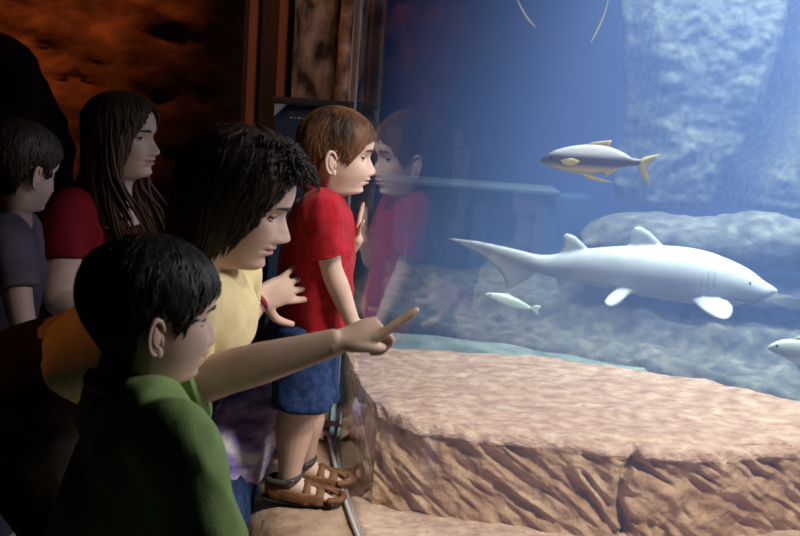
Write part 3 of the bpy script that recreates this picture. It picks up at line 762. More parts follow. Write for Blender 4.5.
# kerb bead where the pane meets the ledge
mb = MB(); mb.tube([(float(xg(y))-0.006, y, LZ+0.008-0.10*float(sstep(2.15, 1.6, y))) for y in np.linspace(1.5, 3.25, 24)], [0.0055]*24, n=10, sub=2)
o = mb.build('trim_1', mat('sealant', (0.5, 0.5, 0.54), 0.35)); tag(o, 'grey sealant bead along the foot of the pane', kind='structure')

# ------------------------------------------------------------------ gateway beside the pane
TIMBER = mat('painted_timber', (0.045, 0.025, 0.02), 0.7, (0.10, 0.055, 0.04), 6, bump=0.5, bscale=20, stretch=(3, 3, .3), spec=0.2)
SHAFT = mat('weathered_stone', (0.07, 0.06, 0.055), 0.9, (0.58, 0.53, 0.49), 16, bump=1.0, bscale=34, spec=0.12, stretch=(1, 1, .55), col3=(0.34, 0.30, 0.275), lo=.38, hi=.64, detail=10)
JAMB = mat('brown_stone', (0.10, 0.055, 0.035), 0.9, (0.66, 0.45, 0.31), 13, bump=0.9, bscale=20, spec=0.12, col3=(0.33, 0.21, 0.14), detail=10)
def px_x(px, Y, py=60): return at(px, py, Y).x
YP = 3.5
t1 = thing('timber_post', 'dark timber post with two raised reddish ridges left of the grey stone column', 'post', (px_x(264, YP), YP+0.12, 0))
xa, xb_ = px_x(240, YP), px_x(286, YP)
mb = MB(); mb.box(((xa+xb_)/2, YP+0.17, 1.49), (xb_-xa, 0.24, 2.96), bev=0.008); mb.build('board', TIMBER, t1, False)
for c in (251, 281):
    mb = MB(); mb.box((px_x(c, YP), YP+0.045, 1.49), (0.032, 0.06, 2.96), bev=0.01); mb.build('ridge', mat('red_ridge_%d' % c, (0.30, 0.12, 0.07), 0.7, (0.42, 0.18, 0.10), 9, stretch=(2, 2, .4), bump=0.3), t1, False)
def rough_post(name, x0, x1, y0, y1, m, seed, amp, root=None, z1=2.96):
    mb = MB(); mb.tube([((x0+x1)/2+0.004*math.sin(z*3+seed), (y0+y1)/2, z) for z in np.linspace(0.01, z1, 10)], [((x1-x0)/2, (y1-y0)/2)]*10, hint=(1, 0, 0), n=40, sub=3, box=0.55, cap=0.02)
    def dsp(c):
        q = c*np.array((1, 1, .35))
        return amp*fbm(q*14+seed, 4) - amp*1.6*np.maximum(0, vnoise(q*np.array((26, 26, 16))+seed*2)-0.25)
    return link(name, remesh(mb.mesh(), 0.011, 1, dsp), root, [m])
o = rough_post('stone_column', px_x(289, YP-.05), px_x(336, YP-.05), YP-0.06, YP+0.25, SHAFT, 3, 0.022); tag(o, 'grey weathered stone column between the timber post and the brown jamb', 'column')
o = rough_post('stone_jamb', px_x(337, 3.36), float(xg(3.33))-0.022, 3.30, 3.60, JAMB, 8, 0.013); tag(o, 'brown cracked stone jamb touching the end of the pane', 'jamb')
mb = MB(); xq = float(xg(3.33)); mb.box((xq-0.010, 3.345, 1.55), (0.026, 0.05, 2.5), bev=0.004)
o = mb.build('trim_2', mat('pane_edge_strip', (0.50, 0.42, 0.36), 0.4, spec=0.5), None, False); tag(o, 'pale edge strip at the end of the pane', kind='structure')
# filler wall from the gateway to the tank
MB().box((-0.35, 4.10, 1.49), (0.28, 0.52, 2.97)).build('wall_gate', DARKROCK, None, False)['kind'] = 'structure'
MB().box((-0.9, 4.95, 1.49), (1.5, 0.16, 2.97)).build('wall_tank_end', DARKROCK, None, False)['kind'] = 'structure'

# information panel behind the toddler
YI = 3.12
ia, ib = at(273, 97, YI), at(352, 100, YI); zi0 = 0.55
ip = thing('information_panel', 'dark navy upright information panel with pale corner plates behind the toddler', 'information panel', ((ia.x+ib.x)/2, YI+0.05, 0))
PANEL = mat('navy_panel', (0.012, 0.022, 0.055), 0.5, (0.02, 0.035, 0.08), 8)
mb = MB(); mb.box(((ia.x+ib.x)/2, YI+0.07, (zi0+ia.z)/2), (ib.x-ia.x, 0.06, ia.z-zi0), bev=0.006); mb.build('board', PANEL, ip, False)
mb = MB(); mb.box(((ia.x+ib.x)/2, YI+0.03, ia.z-0.008), (ib.x-ia.x+0.012, 0.04, 0.022), bev=0.005); mb.build('top_rail', mat('panel_rail', (0.02, 0.022, 0.03), 0.5), ip, False)
CORNER = mat('corner_plate', (0.25, 0.32, 0.38), 0.5)
for xx, sg in ((ia.x+0.004, 1), (ib.x-0.004, -1)):
    v = [(xx, YI+0.012, ia.z-0.02), (xx+sg*0.036, YI+0.012, ia.z-0.02), (xx, YI+0.012, ia.z-0.058)]
    v += [(a, b+0.03, c) for a, b, c in v]
    me = mesh_np(v, [(0, 1, 2), (5, 4, 3), (0, 3, 4, 1), (1, 4, 5, 2), (2, 5, 3, 0)]); link('corner_plate', me, ip, [CORNER], False)
tl = at(297, 118, YI+0.035)
mb = MB()
for k, wd in enumerate((0.010, 0.007, 0.012, 0.006)): mb.box((tl.x-0.018+k*0.013, YI+0.037, tl.z), (wd*0.8, 0.006, 0.004))
mb.build('text_line', mat('pale_text', (0.35, 0.4, 0.45), 0.5), ip, False)
mb = MB(); mb.box(((ia.x+ib.x)/2, YI+0.07, zi0/2), (0.07, 0.05, zi0), bev=0.006); mb.build('post', PANEL, ip, False)

# dark outcrop of rock at far left
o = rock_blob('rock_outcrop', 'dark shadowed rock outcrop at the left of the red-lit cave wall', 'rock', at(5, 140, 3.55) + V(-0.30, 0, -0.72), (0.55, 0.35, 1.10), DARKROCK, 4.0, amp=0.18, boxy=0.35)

# ================================================================== people
EY = V(0, 1, 0)
def eye_lids(head, root, **kw): return head.eyes(root, **kw)

# ---- toddler in the red T-shirt -----------------------------------------------------------------
def toddler():
    Y0 = 2.31
    root = thing('person', 'toddler in red T-shirt and navy shorts standing at the pane, nose to the acrylic', 'person', (-0.22, 2.42, LZ))
    ear = at(331, 163, Y0-0.075)
    hd = Head(0.192, V(ear.x+.004, Y0, at(331, 161, Y0).z), yaw=R_(4), nod=R_(1), kid=1.0, nose=1.0)
    lids = hd.eyes(root, gaze=(R_(-16), R_(8)), lid=0.30, low=0.30, brow=HAIR_BROWN)
    sh = at(321, 205, Y0); hp = at(308, 318, 2.39)
    nb = at(322, 190, Y0)
    sr, sl = V(sh.x+.004, Y0-.088, sh.z-.006), V(sh.x-.004, Y0+.095, sh.z-.006)
    er, el = at(331, 268, 2.245), V(0, 0, 0)
    el = V(-0.155, 2.475, at(331, 262, 2.4).z)
    wr = at(352, 322, 2.27); wl = at(357, 238, 2.44)
    hem_r = at(304, 385, 2.36)
    kr = at(297, 405, 2.36); kl = at(308, 400, 2.46)
    ar = at(289, 476, 2.375); al = at(304, 455, 2.49)
    b = MB()
    b.tube([nb+V(0, 0, .03), nb+V(0, 0, -.02), sh+V(0, 0, -.03), lerp(sh, hp, .45), hp], [.036, .044, (.085, .065), (.09, .075), (.09, .078)], hint=EY)
    for s_, e_, w_ in ((sr, er, wr), (sl, el, wl)):
        b.tube([s_, lerp(s_, e_, .5), e_, lerp(e_, w_, .35), w_], [.034, .031, .026, .026, .018], n=16)
    for k_, a_, y in ((kr, ar, 2.345), (kl, al, 2.445)):
        b.tube([V(hp.x+.0, y, hp.z-.01), lerp(V(hp.x, y, hp.z), k_, .5), k_, lerp(k_, a_, .35), lerp(k_, a_, .75), a_], [.064, .062, .047, .047, .034, .029], n=18)
    for a_, tipx in ((ar, .125), (al, .115)):
        f = V(a_.x, a_.y, LZ+.012)
        b.tube([f+V(-.035, 0, .022), f+V(0, 0, .030), f+V(.06, -.004, .022), f+V(tipx-.025, -.006, .012)], [(.024, .022), (.026, .03), (.031, .02), (.028, .011)], hint=EY, n=16)
        b.tube([a_, f+V(-.01, 0, .03)], [.028, .027], n=14)
        for k in range(5):
            q = f+V(tipx-.022-.006*k*k*.35, -.026+.0125*k, .012); b.tube([q+V(-.02, 0, .003), q+V(.006, 0, 0), q+V(.014, 0, -.003)], [.008, .008-.0008*k, .006], n=8, sub=2)
    # right hand hangs by the sill, left hand rests on the pane
    hand(b, wr, (at(374, 345, 2.26)-wr), (0.3, 0.8, -0.5), .098, 1, [(.35, .4, .3), (.4, .45, .3), (.5, .5, .3), (.5, .5, .4)], thumb=(.6, .3, .2), wr=.017)
    gl = V(float(xg(2.45)), 2.45, 0)
    hand(b, wl, (at(361, 205, 2.44)-wl), (1, -.1, .12), .095, -1, [(.05, .1, .1), (.05, .1, .1), (.08, .1, .1), (.1, .1, .1)], spread=.16, thumb=(.9, .4, .3), wr=.017)
    finish_person(root, hd, b, SKIN_FAIR, 0.0032, lids)
    # hair
    make_hair(hd, root, HAIR_BROWN, ([0, 18, 34, 48, 60, 72, 84, 104, 118, 135, 180], [.76, .74, .735, .70, .60, .44, .56, .57, .36, .24, .17]), th=.040, n_locks=420, lock_r=.015, fringe=.075, seed=3, ridge=.6, swirl=.9, lift=.5, tipout=.012)
    # T-shirt
    c = MB()
    tp = sh+V(0, 0, .022)
    c.tube([nb+V(-.004, 0, -.004), tp+V(0, 0, -.008), sh+V(.002, 0, -.032), lerp(sh, hp, .35)+V(.006, 0, 0), lerp(sh, hp, .7)+V(.008, 0, 0), at(316, 318, 2.39)+V(-.002, 0, 0)],
           [(.055, .046), (.092, .058), (.112, .074), (.116, .086), (.118, .092), (.124, .094)], hint=EY, n=28, cap=.15)
    for s_, e_ in ((sr, er), (sl, el)):
        i_ = V(s_.x, lerp(s_.y, Y0, .5), s_.z+.002); en = lerp(s_, e_, .70)
        c.tube([i_, s_+V(0, 0, .002), lerp(s_, e_, .35), en], [.046, .048, .047, .049], n=20, cap=.1)
    s_obj = cloth('t_shirt', c, RED_SHIRT, root, .0055, 4, .0065, 17, 2.0, (1, 1, .6))
    m = MB(); rb = []
    for k in range(19):
        a = 2*math.pi*k/18; rb.append(nb+V(-.004+.046*math.cos(a), .054*math.sin(a), .002-.010*math.cos(a)))
    m.tube(rb, [(.006, .008)]*19, n=8, sub=2); m.build('collar', RED_SHIRT, s_obj)
    for s_, e_ in ((sr, er), (sl, el)):
        en = lerp(s_, e_, .69); ax = (e_-s_).normalized(); u = ax.cross(V(0, 0, 1) if abs(ax.z) < .9 else V(1, 0, 0)).normalized(); v = ax.cross(u)
        m = MB(); m.tube([en+(u*math.cos(a)+v*math.sin(a))*.047 for a in np.linspace(0, 2*math.pi, 19)], [.0035]*19, n=6, sub=2); m.build('sleeve_hem', RED_SHIRT, s_obj)
    # shorts
    c = MB(); wst = at(310, 312, 2.39)
    c.tube([wst+V(0, 0, .03), wst, hp+V(-.006, 0, -.05)], [(.112, .084), (.118, .088), (.122, .094)], hint=EY, n=28, cap=.15)
    for y, hx in ((2.342, at(303, 405, 2.35)), (2.452, at(309, 400, 2.46))):
        c.tube([V(hp.x-.004, y, hp.z-.0), lerp(V(hp.x, y, hp.z), hx, .5), V(hx.x, y, hx.z)], [.078, .078, .076], n=22, cap=.08)
    cloth('shorts', c, NAVY, root, .006, 3, .007, 15, 5.0, (1, 1, .5))
    # sandals
    SOLE = mat('sandal_sole', (0.035, 0.028, 0.024), 0.7); LEATHER = mat('sandal_leather', (0.12, 0.05, 0.025), 0.55, (0.22, 0.10, 0.05), 30, bump=.3, bscale=120); STRAP = mat('sandal_strap', (0.05, 0.045, 0.045), 0.7)
    for a_, tipx in ((ar, .128), (al, .118)):
        f = V(a_.x, a_.y, LZ+.014); sd = thing_part('sandal', f, root)
        m = MB(); m.tube([f+V(-.052, 0, -.004), f+V(-.02, 0, -.004), f+V(.05, -.004, -.004), f+V(tipx-.022, -.006, -.002)], [(.024, .0095), (.029, .0105), (.035, .0105), (.030, .0085)], hint=EY, n=22, cap=1.6); m.build('sole', SOLE, sd)
        up = MB()
        # toe cap shell with open slots, built from bands across the foot
        def band(x0, x1, h, wd, th=.004, lo=0.0):
            pts = []
            for t in np.linspace(0, math.pi, 11):
                xx = lerp(x0, x1, t/math.pi); pts.append(f+V(xx, wd*math.cos(t)-.004, lo+h*math.sin(t)))
            return pts
        up.tube(band(.085, .078, .034, .036), [(.013, .004)]*11, hint=(1, 0, 0), n=10, sub=2)
        up.tube(band(.050, .048, .045, .036), [(.010, .004)]*11, hint=(1, 0, 0), n=10, sub=2)
        up.tube([f+V(tipx-.004, 0-.006, .018), f+V(tipx-.022, -.006, .032), f+V(.075, -.005, .036), f+V(.04, -.004, .046)], [(.009, .004), (.013, .004), (.012, .004), (.010, .004)], hint=EY, n=10, sub=3)
        arc = [f+V(tipx-.022+.034*math.sin(t), -.006+.034*math.cos(t), .012) for t in np.linspace(0, math.pi, 11)]
        up.tube(arc, [(.004, .013)]*11, hint=(0, 0, 1), n=8, sub=2) if False else up.tube(arc, [.009]*11, n=10, sub=2)
        for sg in (1, -1):
            up.tube([f+V(-.045, sg*.022, .012), f+V(-.01, sg*.031, .018), f+V(.04, sg*.036-.004, .014), f+V(.088, sg*.034-.004, .012)], [(.004, .014), (.004, .016), (.004, .014), (.004, .012)], hint=EY, n=10, sub=3)
        up.tube([f+V(-.022, .029, .018), f+V(-.05, .016, .028), f+V(-.056, 0, .032), f+V(-.05, -.016, .028), f+V(-.022, -.029, .018)], [(.020, .004)]*5, hint=(0, 0, 1), n=10, sub=3)
        up.build('upper', LEATHER, sd)
        st_ = MB(); st_.tube([f+V(.006+.030*math.cos(t)-.018, .033*math.sin(t), .052+.012*math.cos(t)) for t in np.linspace(0, 2*math.pi, 15)], [(.003, .010)]*15, hint=(0, 0, 1), n=8, sub=2) if False else None
        st_.tube([f+V(-.045, .018, .045), f+V(-.012, .033, .048), f+V(.022, .018, .058), f+V(.026, -.006, .060), f+V(.018, -.026, .054), f+V(-.012, -.033, .048), f+V(-.045, -.018, .045), f+V(-.052, 0, .046)], [.008]*8, n=8, sub=3); st_.build('strap', STRAP, sd)
        bk = MB(); bk.box(f+V(.008, -.036, .050), (.016, .006, .018), bev=.002); bk.build('buckle', mat('dull_buckle', (.2, .19, .18), .35, metal=.8), sd)
    return root
def thing_part(name, loc, parent):
    o = bpy.data.objects.new(name, None); COL.objects.link(o); o.empty_display_size = .03
    o.parent = parent; o.matrix_parent_inverse = Matrix.Identity(4)
    o.location = parent.matrix_world.inverted() @ Vector(loc); o.matrix_world = parent.matrix_world @ Matrix.Translation(parent.matrix_world.inverted() @ Vector(loc)); return o
toddler()

# ---- pointing boy in the green T-shirt ----------------------------------------------------------
def green_boy():
    Y0 = 1.40; ya = R_(32)
    Fd = V(math.cos(ya), math.sin(ya), 0); Ld = V(-math.sin(ya), math.cos(ya), 0)
    ear = at(157, 337, Y0)
    root = thing('person', 'boy in green T-shirt with short black hair pointing at the shark', 'person', (ear.x-.05, Y0+.08, 0), ya)
    hd = Head(0.213, ear + V(-.026, .062, 0), yaw=R_(29), nod=R_(3), kid=.75, nose=.95)
    lids = hd.eyes(root, lid=0.30, low=0.30, brow=HAIR_BLACK)
    nb = at(126, 394, 1.47); sr = at(181, 450, 1.31); sl = at(112, 412, 1.60)
    mid = lerp(sr, sl, .5)
    hp = V(mid.x-.06, mid.y+.03, .62)
    er = at(214, 610, 1.27); wr = at(228, 800, 1.33)
    el = at(222, 374, 1.62); wl = at(337, 342, 1.63)
    b = MB()
    b.tube([nb+V(.01, 0, .06), nb+V(.004, 0, .0), mid+V(0, 0, -.03), lerp(mid, hp, .4), lerp(mid, hp, .75), hp, hp+V(0, 0, -.08)], [.048, .054, (.115, .07), (.12, .085), (.105, .08), (.115, .09), (.11, .085)], hint=Ld, n=20)
    b.tube([sr, lerp(sr, er, .5), er, lerp(er, wr, .4), wr], [.043, .040, .034, .034, .024], n=18)
    b.tube([sl, lerp(sl, el, .45), el, lerp(el, wl, .3), lerp(el, wl, .7), wl], [.045, .041, .0375, .036, .0285, .0235], n=20)
    tip = at(411, 309, 1.70)
    f = (at(380, 326, 1.655)-wl)
    hand(b, wl, f, V(-.1, .25, -1), .158, -1, [(-.36, .02, -.04), (1.05, 1.45, .8), (1.2, 1.45, .8), (1.3, 1.4, .8)], spread=.04, thumb=(.30, .45, .5), thumb_n=.55, wr=.0225, lens=(.47, .49, .46, .38), rs=1.12, ts=.72)
    hand(b, wr, (.15, .1, -1), (0, 1, 0), .15, 1, [(.3, .3, .3)]*4, wr=.022)
    for sd in (1, -1):
        h0 = hp+Ld*(.06*sd)+V(0, 0, -.05); k0 = V(h0.x, h0.y, .36)+Fd*.02; a0 = V(h0.x, h0.y, .07)-Fd*.02
        b.tube([h0, lerp(h0, k0, .5), k0, lerp(k0, a0, .4), a0, a0+V(0, 0, -.03)], [.075, .066, .05, .048, .034, .034], n=14)
    finish_person(root, hd, b, SKIN_BOY, 0.0030, lids)
    make_hair(hd, root, HAIR_BLACK, ([0, 20, 38, 52, 63, 72, 80, 88, 104, 118, 135, 180], [.70, .70, .68, .66, .58, .44, .50, .585, .57, .34, .10, .02]), th=.048, n_locks=460, lock_r=.015, fringe=.06, seed=5, ridge=.3, swirl=.6, lift=.5, top=1.05, back=.035)
    c = MB()
    ms = mid+V(0, 0, -.015)
    c.tube([nb+V(0, 0, .008), nb+V(0, 0, -.012), lerp(nb, ms, .55)+V(0, 0, .005), ms+V(0, 0, -.045), lerp(ms, hp, .38), lerp(ms, hp, .75), hp+V(0, 0, -.02)], [(.066, .060), (.082, .068), (.130, .078), (.158, .096), (.155, .110), (.145, .11), (.15, .115)], hint=Ld, n=30, cap=.15)
    for s_, e_, k, r0 in ((sr, er, .62, .062), (sl, el, .78, .060)):
        i_ = lerp(s_, mid, .45)
        c.tube([i_, lerp(s_, i_, .1)+V(0, 0, -.002), lerp(s_, e_, .35), lerp(s_, e_, k)], [r0*.98, r0, r0*.98, r0*1.02], n=22, cap=.08)
    s_obj = cloth('t_shirt', c, GREEN_SHIRT, root, .006, 5, .008, 9, 7.0, (1, 1, .7))
    m = MB(); rb = []
    for k in range(21):
        a = 2*math.pi*k/20; rb.append(nb+Fd*(.060*math.cos(a)+.004)+Ld*(.066*math.sin(a))+V(0, 0, .012-.014*math.cos(a)))
    m.tube(rb, [(.007, .011)]*21, n=10, sub=2); m.build('collar', GREEN_SHIRT, s_obj)
    for s_, e_, k, rr in ((sr, er, .615, .062), (sl, el, .775, .060)):
        en = lerp(s_, e_, k); ax = (e_-s_).normalized(); u = ax.cross(V(0, 0, 1) if abs(ax.z) < .9 else V(1, 0, 0)).normalized(); v = ax.cross(u)
        m = MB(); m.tube([en+(u*math.cos(a)+v*math.sin(a))*rr for a in np.linspace(0, 2*math.pi, 19)], [.004]*19, n=6, sub=2); m.build('sleeve_hem', GREEN_SHIRT, s_obj)
    c = MB()
    c.tube([hp+V(0, 0, .02), hp+V(0, 0, -.08)], [(.13, .10), (.135, .105)], hint=Ld, n=22, cap=.15)
    for sd in (1, -1):
        h0 = hp+Ld*(.065*sd)+V(0, 0, -.03); c.tube([h0, V(h0.x, h0.y, .40), V(h0.x, h0.y, .10)], [.085, .078, .07], n=18, cap=.1)
    cloth('trousers', c, DARK_PANTS, root, .012, 3, .006, 8)
    for sd in (1, -1):
        q = hp+Ld*(.065*sd); q = V(q.x, q.y, .045); m = MB(); m.tube([q-Fd*.07, q, q+Fd*.1, q+Fd*.14+V(0, 0, -.008)], [(.036, .04), (.042, .042), (.042, .032), (.034, .024)], hint=Ld, n=16); m.build('shoe', DARK_PANTS, root)
green_boy()

# ---- woman bending down ------------------------------------------------------------------------
def bending_woman():
    Y0 = 1.80
    root = thing('person', 'dark-haired woman in cream top bending forward with a hand at the toddler\'s back', 'person', (-.72, 1.95, 0))
    ear = at(231, 208, Y0)
    hd = Head(0.232, V(ear.x, Y0+.01, ear.z), yaw=R_(6), nod=R_(17), tilt=R_(4), kid=0.05, nose=1.0, has_ears=False)
    lids = hd.eyes(root, gaze=(R_(-12), R_(22)), lid=0.10, low=0.34, brow=HAIR_DARK)
    nb = at(196, 262, 1.80); sc_ = at(196, 288, 1.82); ch = at(182, 312, 1.83); ws = at(92, 352, 1.90); hp = at(18, 392, 1.96)
    sr, sl = V(sc_.x+.01, 1.64, sc_.z-.0), V(sc_.x+.03, 1.99, sc_.z+.0)
    er, wr = at(172, 425, 1.64), at(176, 540, 1.72)
    el, wl = at(226, 338, 2.09), at(256, 299, 2.17)
    L = EY
    b = MB()
    b.tube([lerp(nb, ear, .35), nb, sc_, ch, ws, hp], [.055, .058, (.14, .08), (.14, .10), (.125, .095), (.15, .12)], hint=L, n=20)
    b.tube([sr, lerp(sr, er, .5), er, lerp(er, wr, .4), wr], [.05, .046, .04, .038, .027], n=18)
    b.tube([sl, lerp(sl, el, .5), el, lerp(el, wl, .4), wl], [.05, .046, .041, .038, .027], n=18)
    hand(b, wl, at(286, 289, 2.215)-wl, (.15, 1, .1), .175, -1, [(.12, .25, .15), (.16, .3, .2), (.2, .3, .2), (.25, .3, .2)], spread=.17, thumb=(1.15, .45, .2), thumb_n=.15, wr=.026)
    hand(b, wr, (.2, .1, -1), (.3, 0.9, 0), .17, 1, [(.4, .4, .3)]*4, wr=.026)
    hips = [hp+V(.02, -.09, -.03), hp+V(.02, .09, -.03)]
    for h0, kn, an in ((hips[0], V(-.50, 1.80, .50), V(-.72, 1.82, .09)), (hips[1], V(-.40, 2.06, .56), V(-.46, 2.10, .09))):
        b.tube([h0, lerp(h0, kn, .5), kn, lerp(kn, an, .4), an, an+V(.0, 0, -.04)], [.09, .085, .062, .058, .04, .04], n=14)
    finish_person(root, hd, b, SKIN_WARM, 0.0036, lids)
    # full dark hair to the jaw, curly at the front
    make_hair(hd, root, HAIR_DARK, ([0, 16, 34, 48, 58, 68, 80, 100, 120, 150, 180], [.84, .83, .80, .74, .60, .34, .12, -.02, -.10, -.18, -.2]), th=.110, n_locks=620, lock_r=.015, fringe=.04, seed=11, ridge=.3, swirl=.35, lift=.75, top=.72, tipout=.03, front_puff=.03)
    h = MB(); rnd = random.Random(4)
    for k in range(330):                                  # loose curls over the forehead and crown
        a = rnd.gauss(0, .75); zr = rnd.uniform(.80, .96); p, n_ = hd.surf(zr, a); T0 = Vector(n_); q = Vector(p)+T0*.07; pts = [hd.W(q)]
        d = Vector((.10, .05*math.sin(a)*3, .05)); ph = rnd.uniform(0, 6.28); cr = rnd.uniform(.012, .03)
        Ls = rnd.uniform(.06, .15)
        for i in range(1, 7):
            t = i/6; pts.append(hd.W(q + Vector((Ls*(t**.8)*1.15*max(.2, math.cos(a)), Ls*math.sin(a)*.9*t, .06*math.sin(t*2.2)-.15*t*t*Ls/.15*.8)) + Vector((0, cr*math.sin(ph+t*7), cr*math.cos(ph+t*7)))))
        r = rnd.uniform(.0009, .0022); h.tube(pts, [r, r*1.3, r*1.3, r*1.2, r, r*.8, r*.3], n=5, sub=3)
    h.build('hair', HAIR_DARK, root)
    c = MB()
    c.tube([lerp(nb, sc_, -.0), sc_+V(-.005, 0, .0), ch+V(.012, 0, -.015), lerp(ch, ws, .5), lerp(ch, ws, .9), lerp(ws, hp, .06)],
           [(.085, .065), (.165, .098), (.168, .125), (.150, .106), (.140, .094), (.142, .090)], hint=L, n=30, cap=.15)
    for y in (-.075, .075):                                # bust
        c.ball(at(214, 318, 1.83)+V(-.002, y, -.002), (.075, .075, .075))
    for s_, e_ in ((sr, er), (sl, el)):
        i_ = lerp(s_, sc_, .5); c.tube([i_, s_, lerp(s_, e_, .55)], [.07, .068, .064], n=22, cap=.1)
    s_obj = cloth('blouse', c, CREAM_SHIRT, root, .0075, 6, .006, 9, 3.0)
    c = MB(); c.tube([lerp(ws, hp, -.12), hp, hp+V(-.04, 0, -.06)], [(.130, .082), (.175, .13), (.16, .11)], hint=L, n=26, cap=.5)
    for h0, kn, an in ((hips[0], V(-.50, 1.80, .50), V(-.72, 1.82, .09)), (hips[1], V(-.40, 2.06, .56), V(-.46, 2.10, .09))):
        c.tube([h0, lerp(h0, kn, .5), kn, lerp(kn, an, .5), an], [.112, .10, .075, .075, .075], n=20, cap=.1)
    cloth('trousers', c, mat('brown_trousers', (.022, .014, .010), .9, (.04, .026, .018), 30, spec=.1), root, .010, 4, .006, 10)
    for an in (V(-.72, 1.82, .045), V(-.46, 2.10, .045)):
        m = MB(); m.tube([an+V(-.07, 0, 0), an, an+V(.12, 0, 0), an+V(.16, 0, -.01)], [(.04, .042), (.045, .044), (.045, .034), (.035, .024)], hint=EY, n=16); m.build('shoe', DARK_PANTS, root)
    # wristbands
    ax = (wl-el).normalized(); u = ax.cross(V(0, 0, 1)).normalized(); v = ax.cross(u)
    def cuff(t, r, tr, m_, nm):
        ce = lerp(el, wl, t); m = MB(); m.tube([ce+(u*math.cos(a)+v*math.sin(a))*r for a in np.linspace(0, 2*math.pi, 21)], [tr]*21, hint=None, n=8, sub=2); return m.build(nm, m_, root)
    cuff(.95, .0285, .0065, mat('red_band', (.30, .02, .04), .6), 'wristband')
    cuff(.86, .031, .0022, mat('silver', (.6, .6, .62), .25, metal=1.0), 'bracelet')
bending_woman()

# ---- young woman with long hair, red shirt, behind ----------------------------------------------
def red_woman():
    Y0 = 2.75
    root = thing('person', 'young woman with long brown hair and a red T-shirt darkened for shade looking up towards the tank', 'person', (-.82, 2.85, 0))
    ear = at(121, 143, Y0)
    hd = Head(0.222, V(ear.x, Y0, ear.z), yaw=R_(-9), nod=R_(-2), kid=.15, nose=.95, has_ears=False)
    lids = hd.eyes(root, gaze=(R_(-12), R_(-5)), lid=.30, low=.34, brow=HAIR_LONG)
    nb = at(108, 190, 2.78); sc_ = at(98, 215, 2.80); ws = at(85, 330, 2.86); hp = V(ws.x-.02, 2.88, ws.z-.2)
    sr, sl = at(66, 216, 2.64), V(sc_.x+.03, 2.98, sc_.z)
    er = at(58, 296, 2.58); wr = at(105, 330, 2.50); el = V(sl.x+.04, 3.0, sl.z-.28); wl = el+V(.22, -.05, .02)
    b = MB()
    b.tube([nb+V(0, 0, .06), nb, sc_+V(0, 0, -.02), lerp(sc_, ws, .5), ws, hp], [.05, .055, (.14, .08), (.14, .1), (.12, .09), (.15, .12)], hint=EY, n=20)
    b.tube([sr, lerp(sr, er, .5), er, lerp(er, wr, .4), wr], [.052, .052, .043, .040, .028], n=16)
    b.tube([sl, lerp(sl, el, .5), el, lerp(el, wl, .4), wl], [.052, .048, .04, .038, .027], n=16)
    hand(b, wr, (1, 0, .1), (0, 0, -1), .17, -1, [(.3, .3, .2)]*4, wr=.026); hand(b, wl, (1, 0, 0), (0, 0, -1), .17, 1, [(.3, .3, .2)]*4, wr=.026)
    for sd in (1, -1):
        h0 = hp+V(0, .08*sd, -.02); b.tube([h0, V(h0.x+.02, h0.y, .48), V(h0.x-.02, h0.y, .09), V(h0.x-.02, h0.y, .05)], [.09, .06, .04, .04], n=12)
    finish_person(root, hd, b, SKIN_FAIR, 0.0045, lids)
    make_hair(hd, root, HAIR_LONG, ([0, 12, 30, 44, 56, 66, 80, 100, 180], [.82, .80, .72, .58, .36, .14, -.10, -.3, -.35]), th=.075, n_locks=260, lock_r=.022, fringe=.03, seed=21, ridge=.25, swirl=.1, lift=.8, top=.8)
    h = MB(); rnd = random.Random(9)
    for k in range(340):
        a = rnd.uniform(R_(66), math.pi)*rnd.choice((-1, 1)); p, n_ = hd.surf(rnd.uniform(.18, .5), a); p0 = hd.W(Vector(p)+Vector(n_)*.08)
        q = V(p0.x+rnd.uniform(-.01, .03), p0.y, sc_.z+rnd.uniform(-.13, .06)); m_ = lerp(p0, q, .5)+V(rnd.uniform(-.012, .012), rnd.uniform(-.012, .012), 0)
        if abs(a) > R_(120): q.x -= .05; 
        else: q.x += .05
        r = rnd.uniform(.0025, .006); h.tube([p0+V(0, 0, .02), p0, m_, q], [(r*.7, r*.7), (r, r), (r*1.1, r*.8), (r*.3, r*.2)], n=5, sub=3)
    h.build('hair', HAIR_LONG, root)
    c = MB()
    c.tube([nb+V(-.004, 0, -.03), lerp(nb, sc_, .6), sc_+V(0, 0, -.035), lerp(sc_, ws, .4)+V(.015, 0, 0), ws, hp+V(0, 0, .02)], [(.085, .075), (.135, .085), (.17, .10), (.165, .125), (.14, .11), (.165, .13)], hint=EY, n=28, cap=.15)
    for s_, e_ in ((sr, er), (sl, el)):
        c.tube([lerp(s_, sc_, .5), s_, lerp(s_, e_, .52)], [.07, .07, .066], n=22, cap=.1)
    cloth('t_shirt', c, mat('shaded_red_cotton', (.15, .008, .014), .85, (.20, .010, .018), 60, spec=.1), root, .008, 5, .006, 9, 1.0)  # darker copy of the red cotton, the dim light put into its colour
    c = MB(); c.tube([hp+V(0, 0, .05), hp+V(0, 0, -.1)], [(.165, .13), (.165, .13)], hint=EY, n=22, cap=.1)
    for sd in (1, -1):
        h0 = hp+V(0, .08*sd, -.05); c.tube([h0, V(h0.x+.02, h0.y, .48), V(h0.x-.02, h0.y, .1)], [.1, .075, .07], n=16, cap=.1)
    cloth('trousers', c, DARK_PANTS, root, .014, 3, .005, 8)
    for sd in (1, -1):
        q = V(hp.x-.02, hp.y+.08*sd, .045); m = MB(); m.tube([q+V(-.07, 0, 0), q, q+V(.12, 0, 0), q+V(.16, 0, -.01)], [(.04, .042), (.045, .044), (.045, .034), (.035, .024)], hint=EY, n=14); m.build('shoe', DARK_PANTS, root)
red_woman()

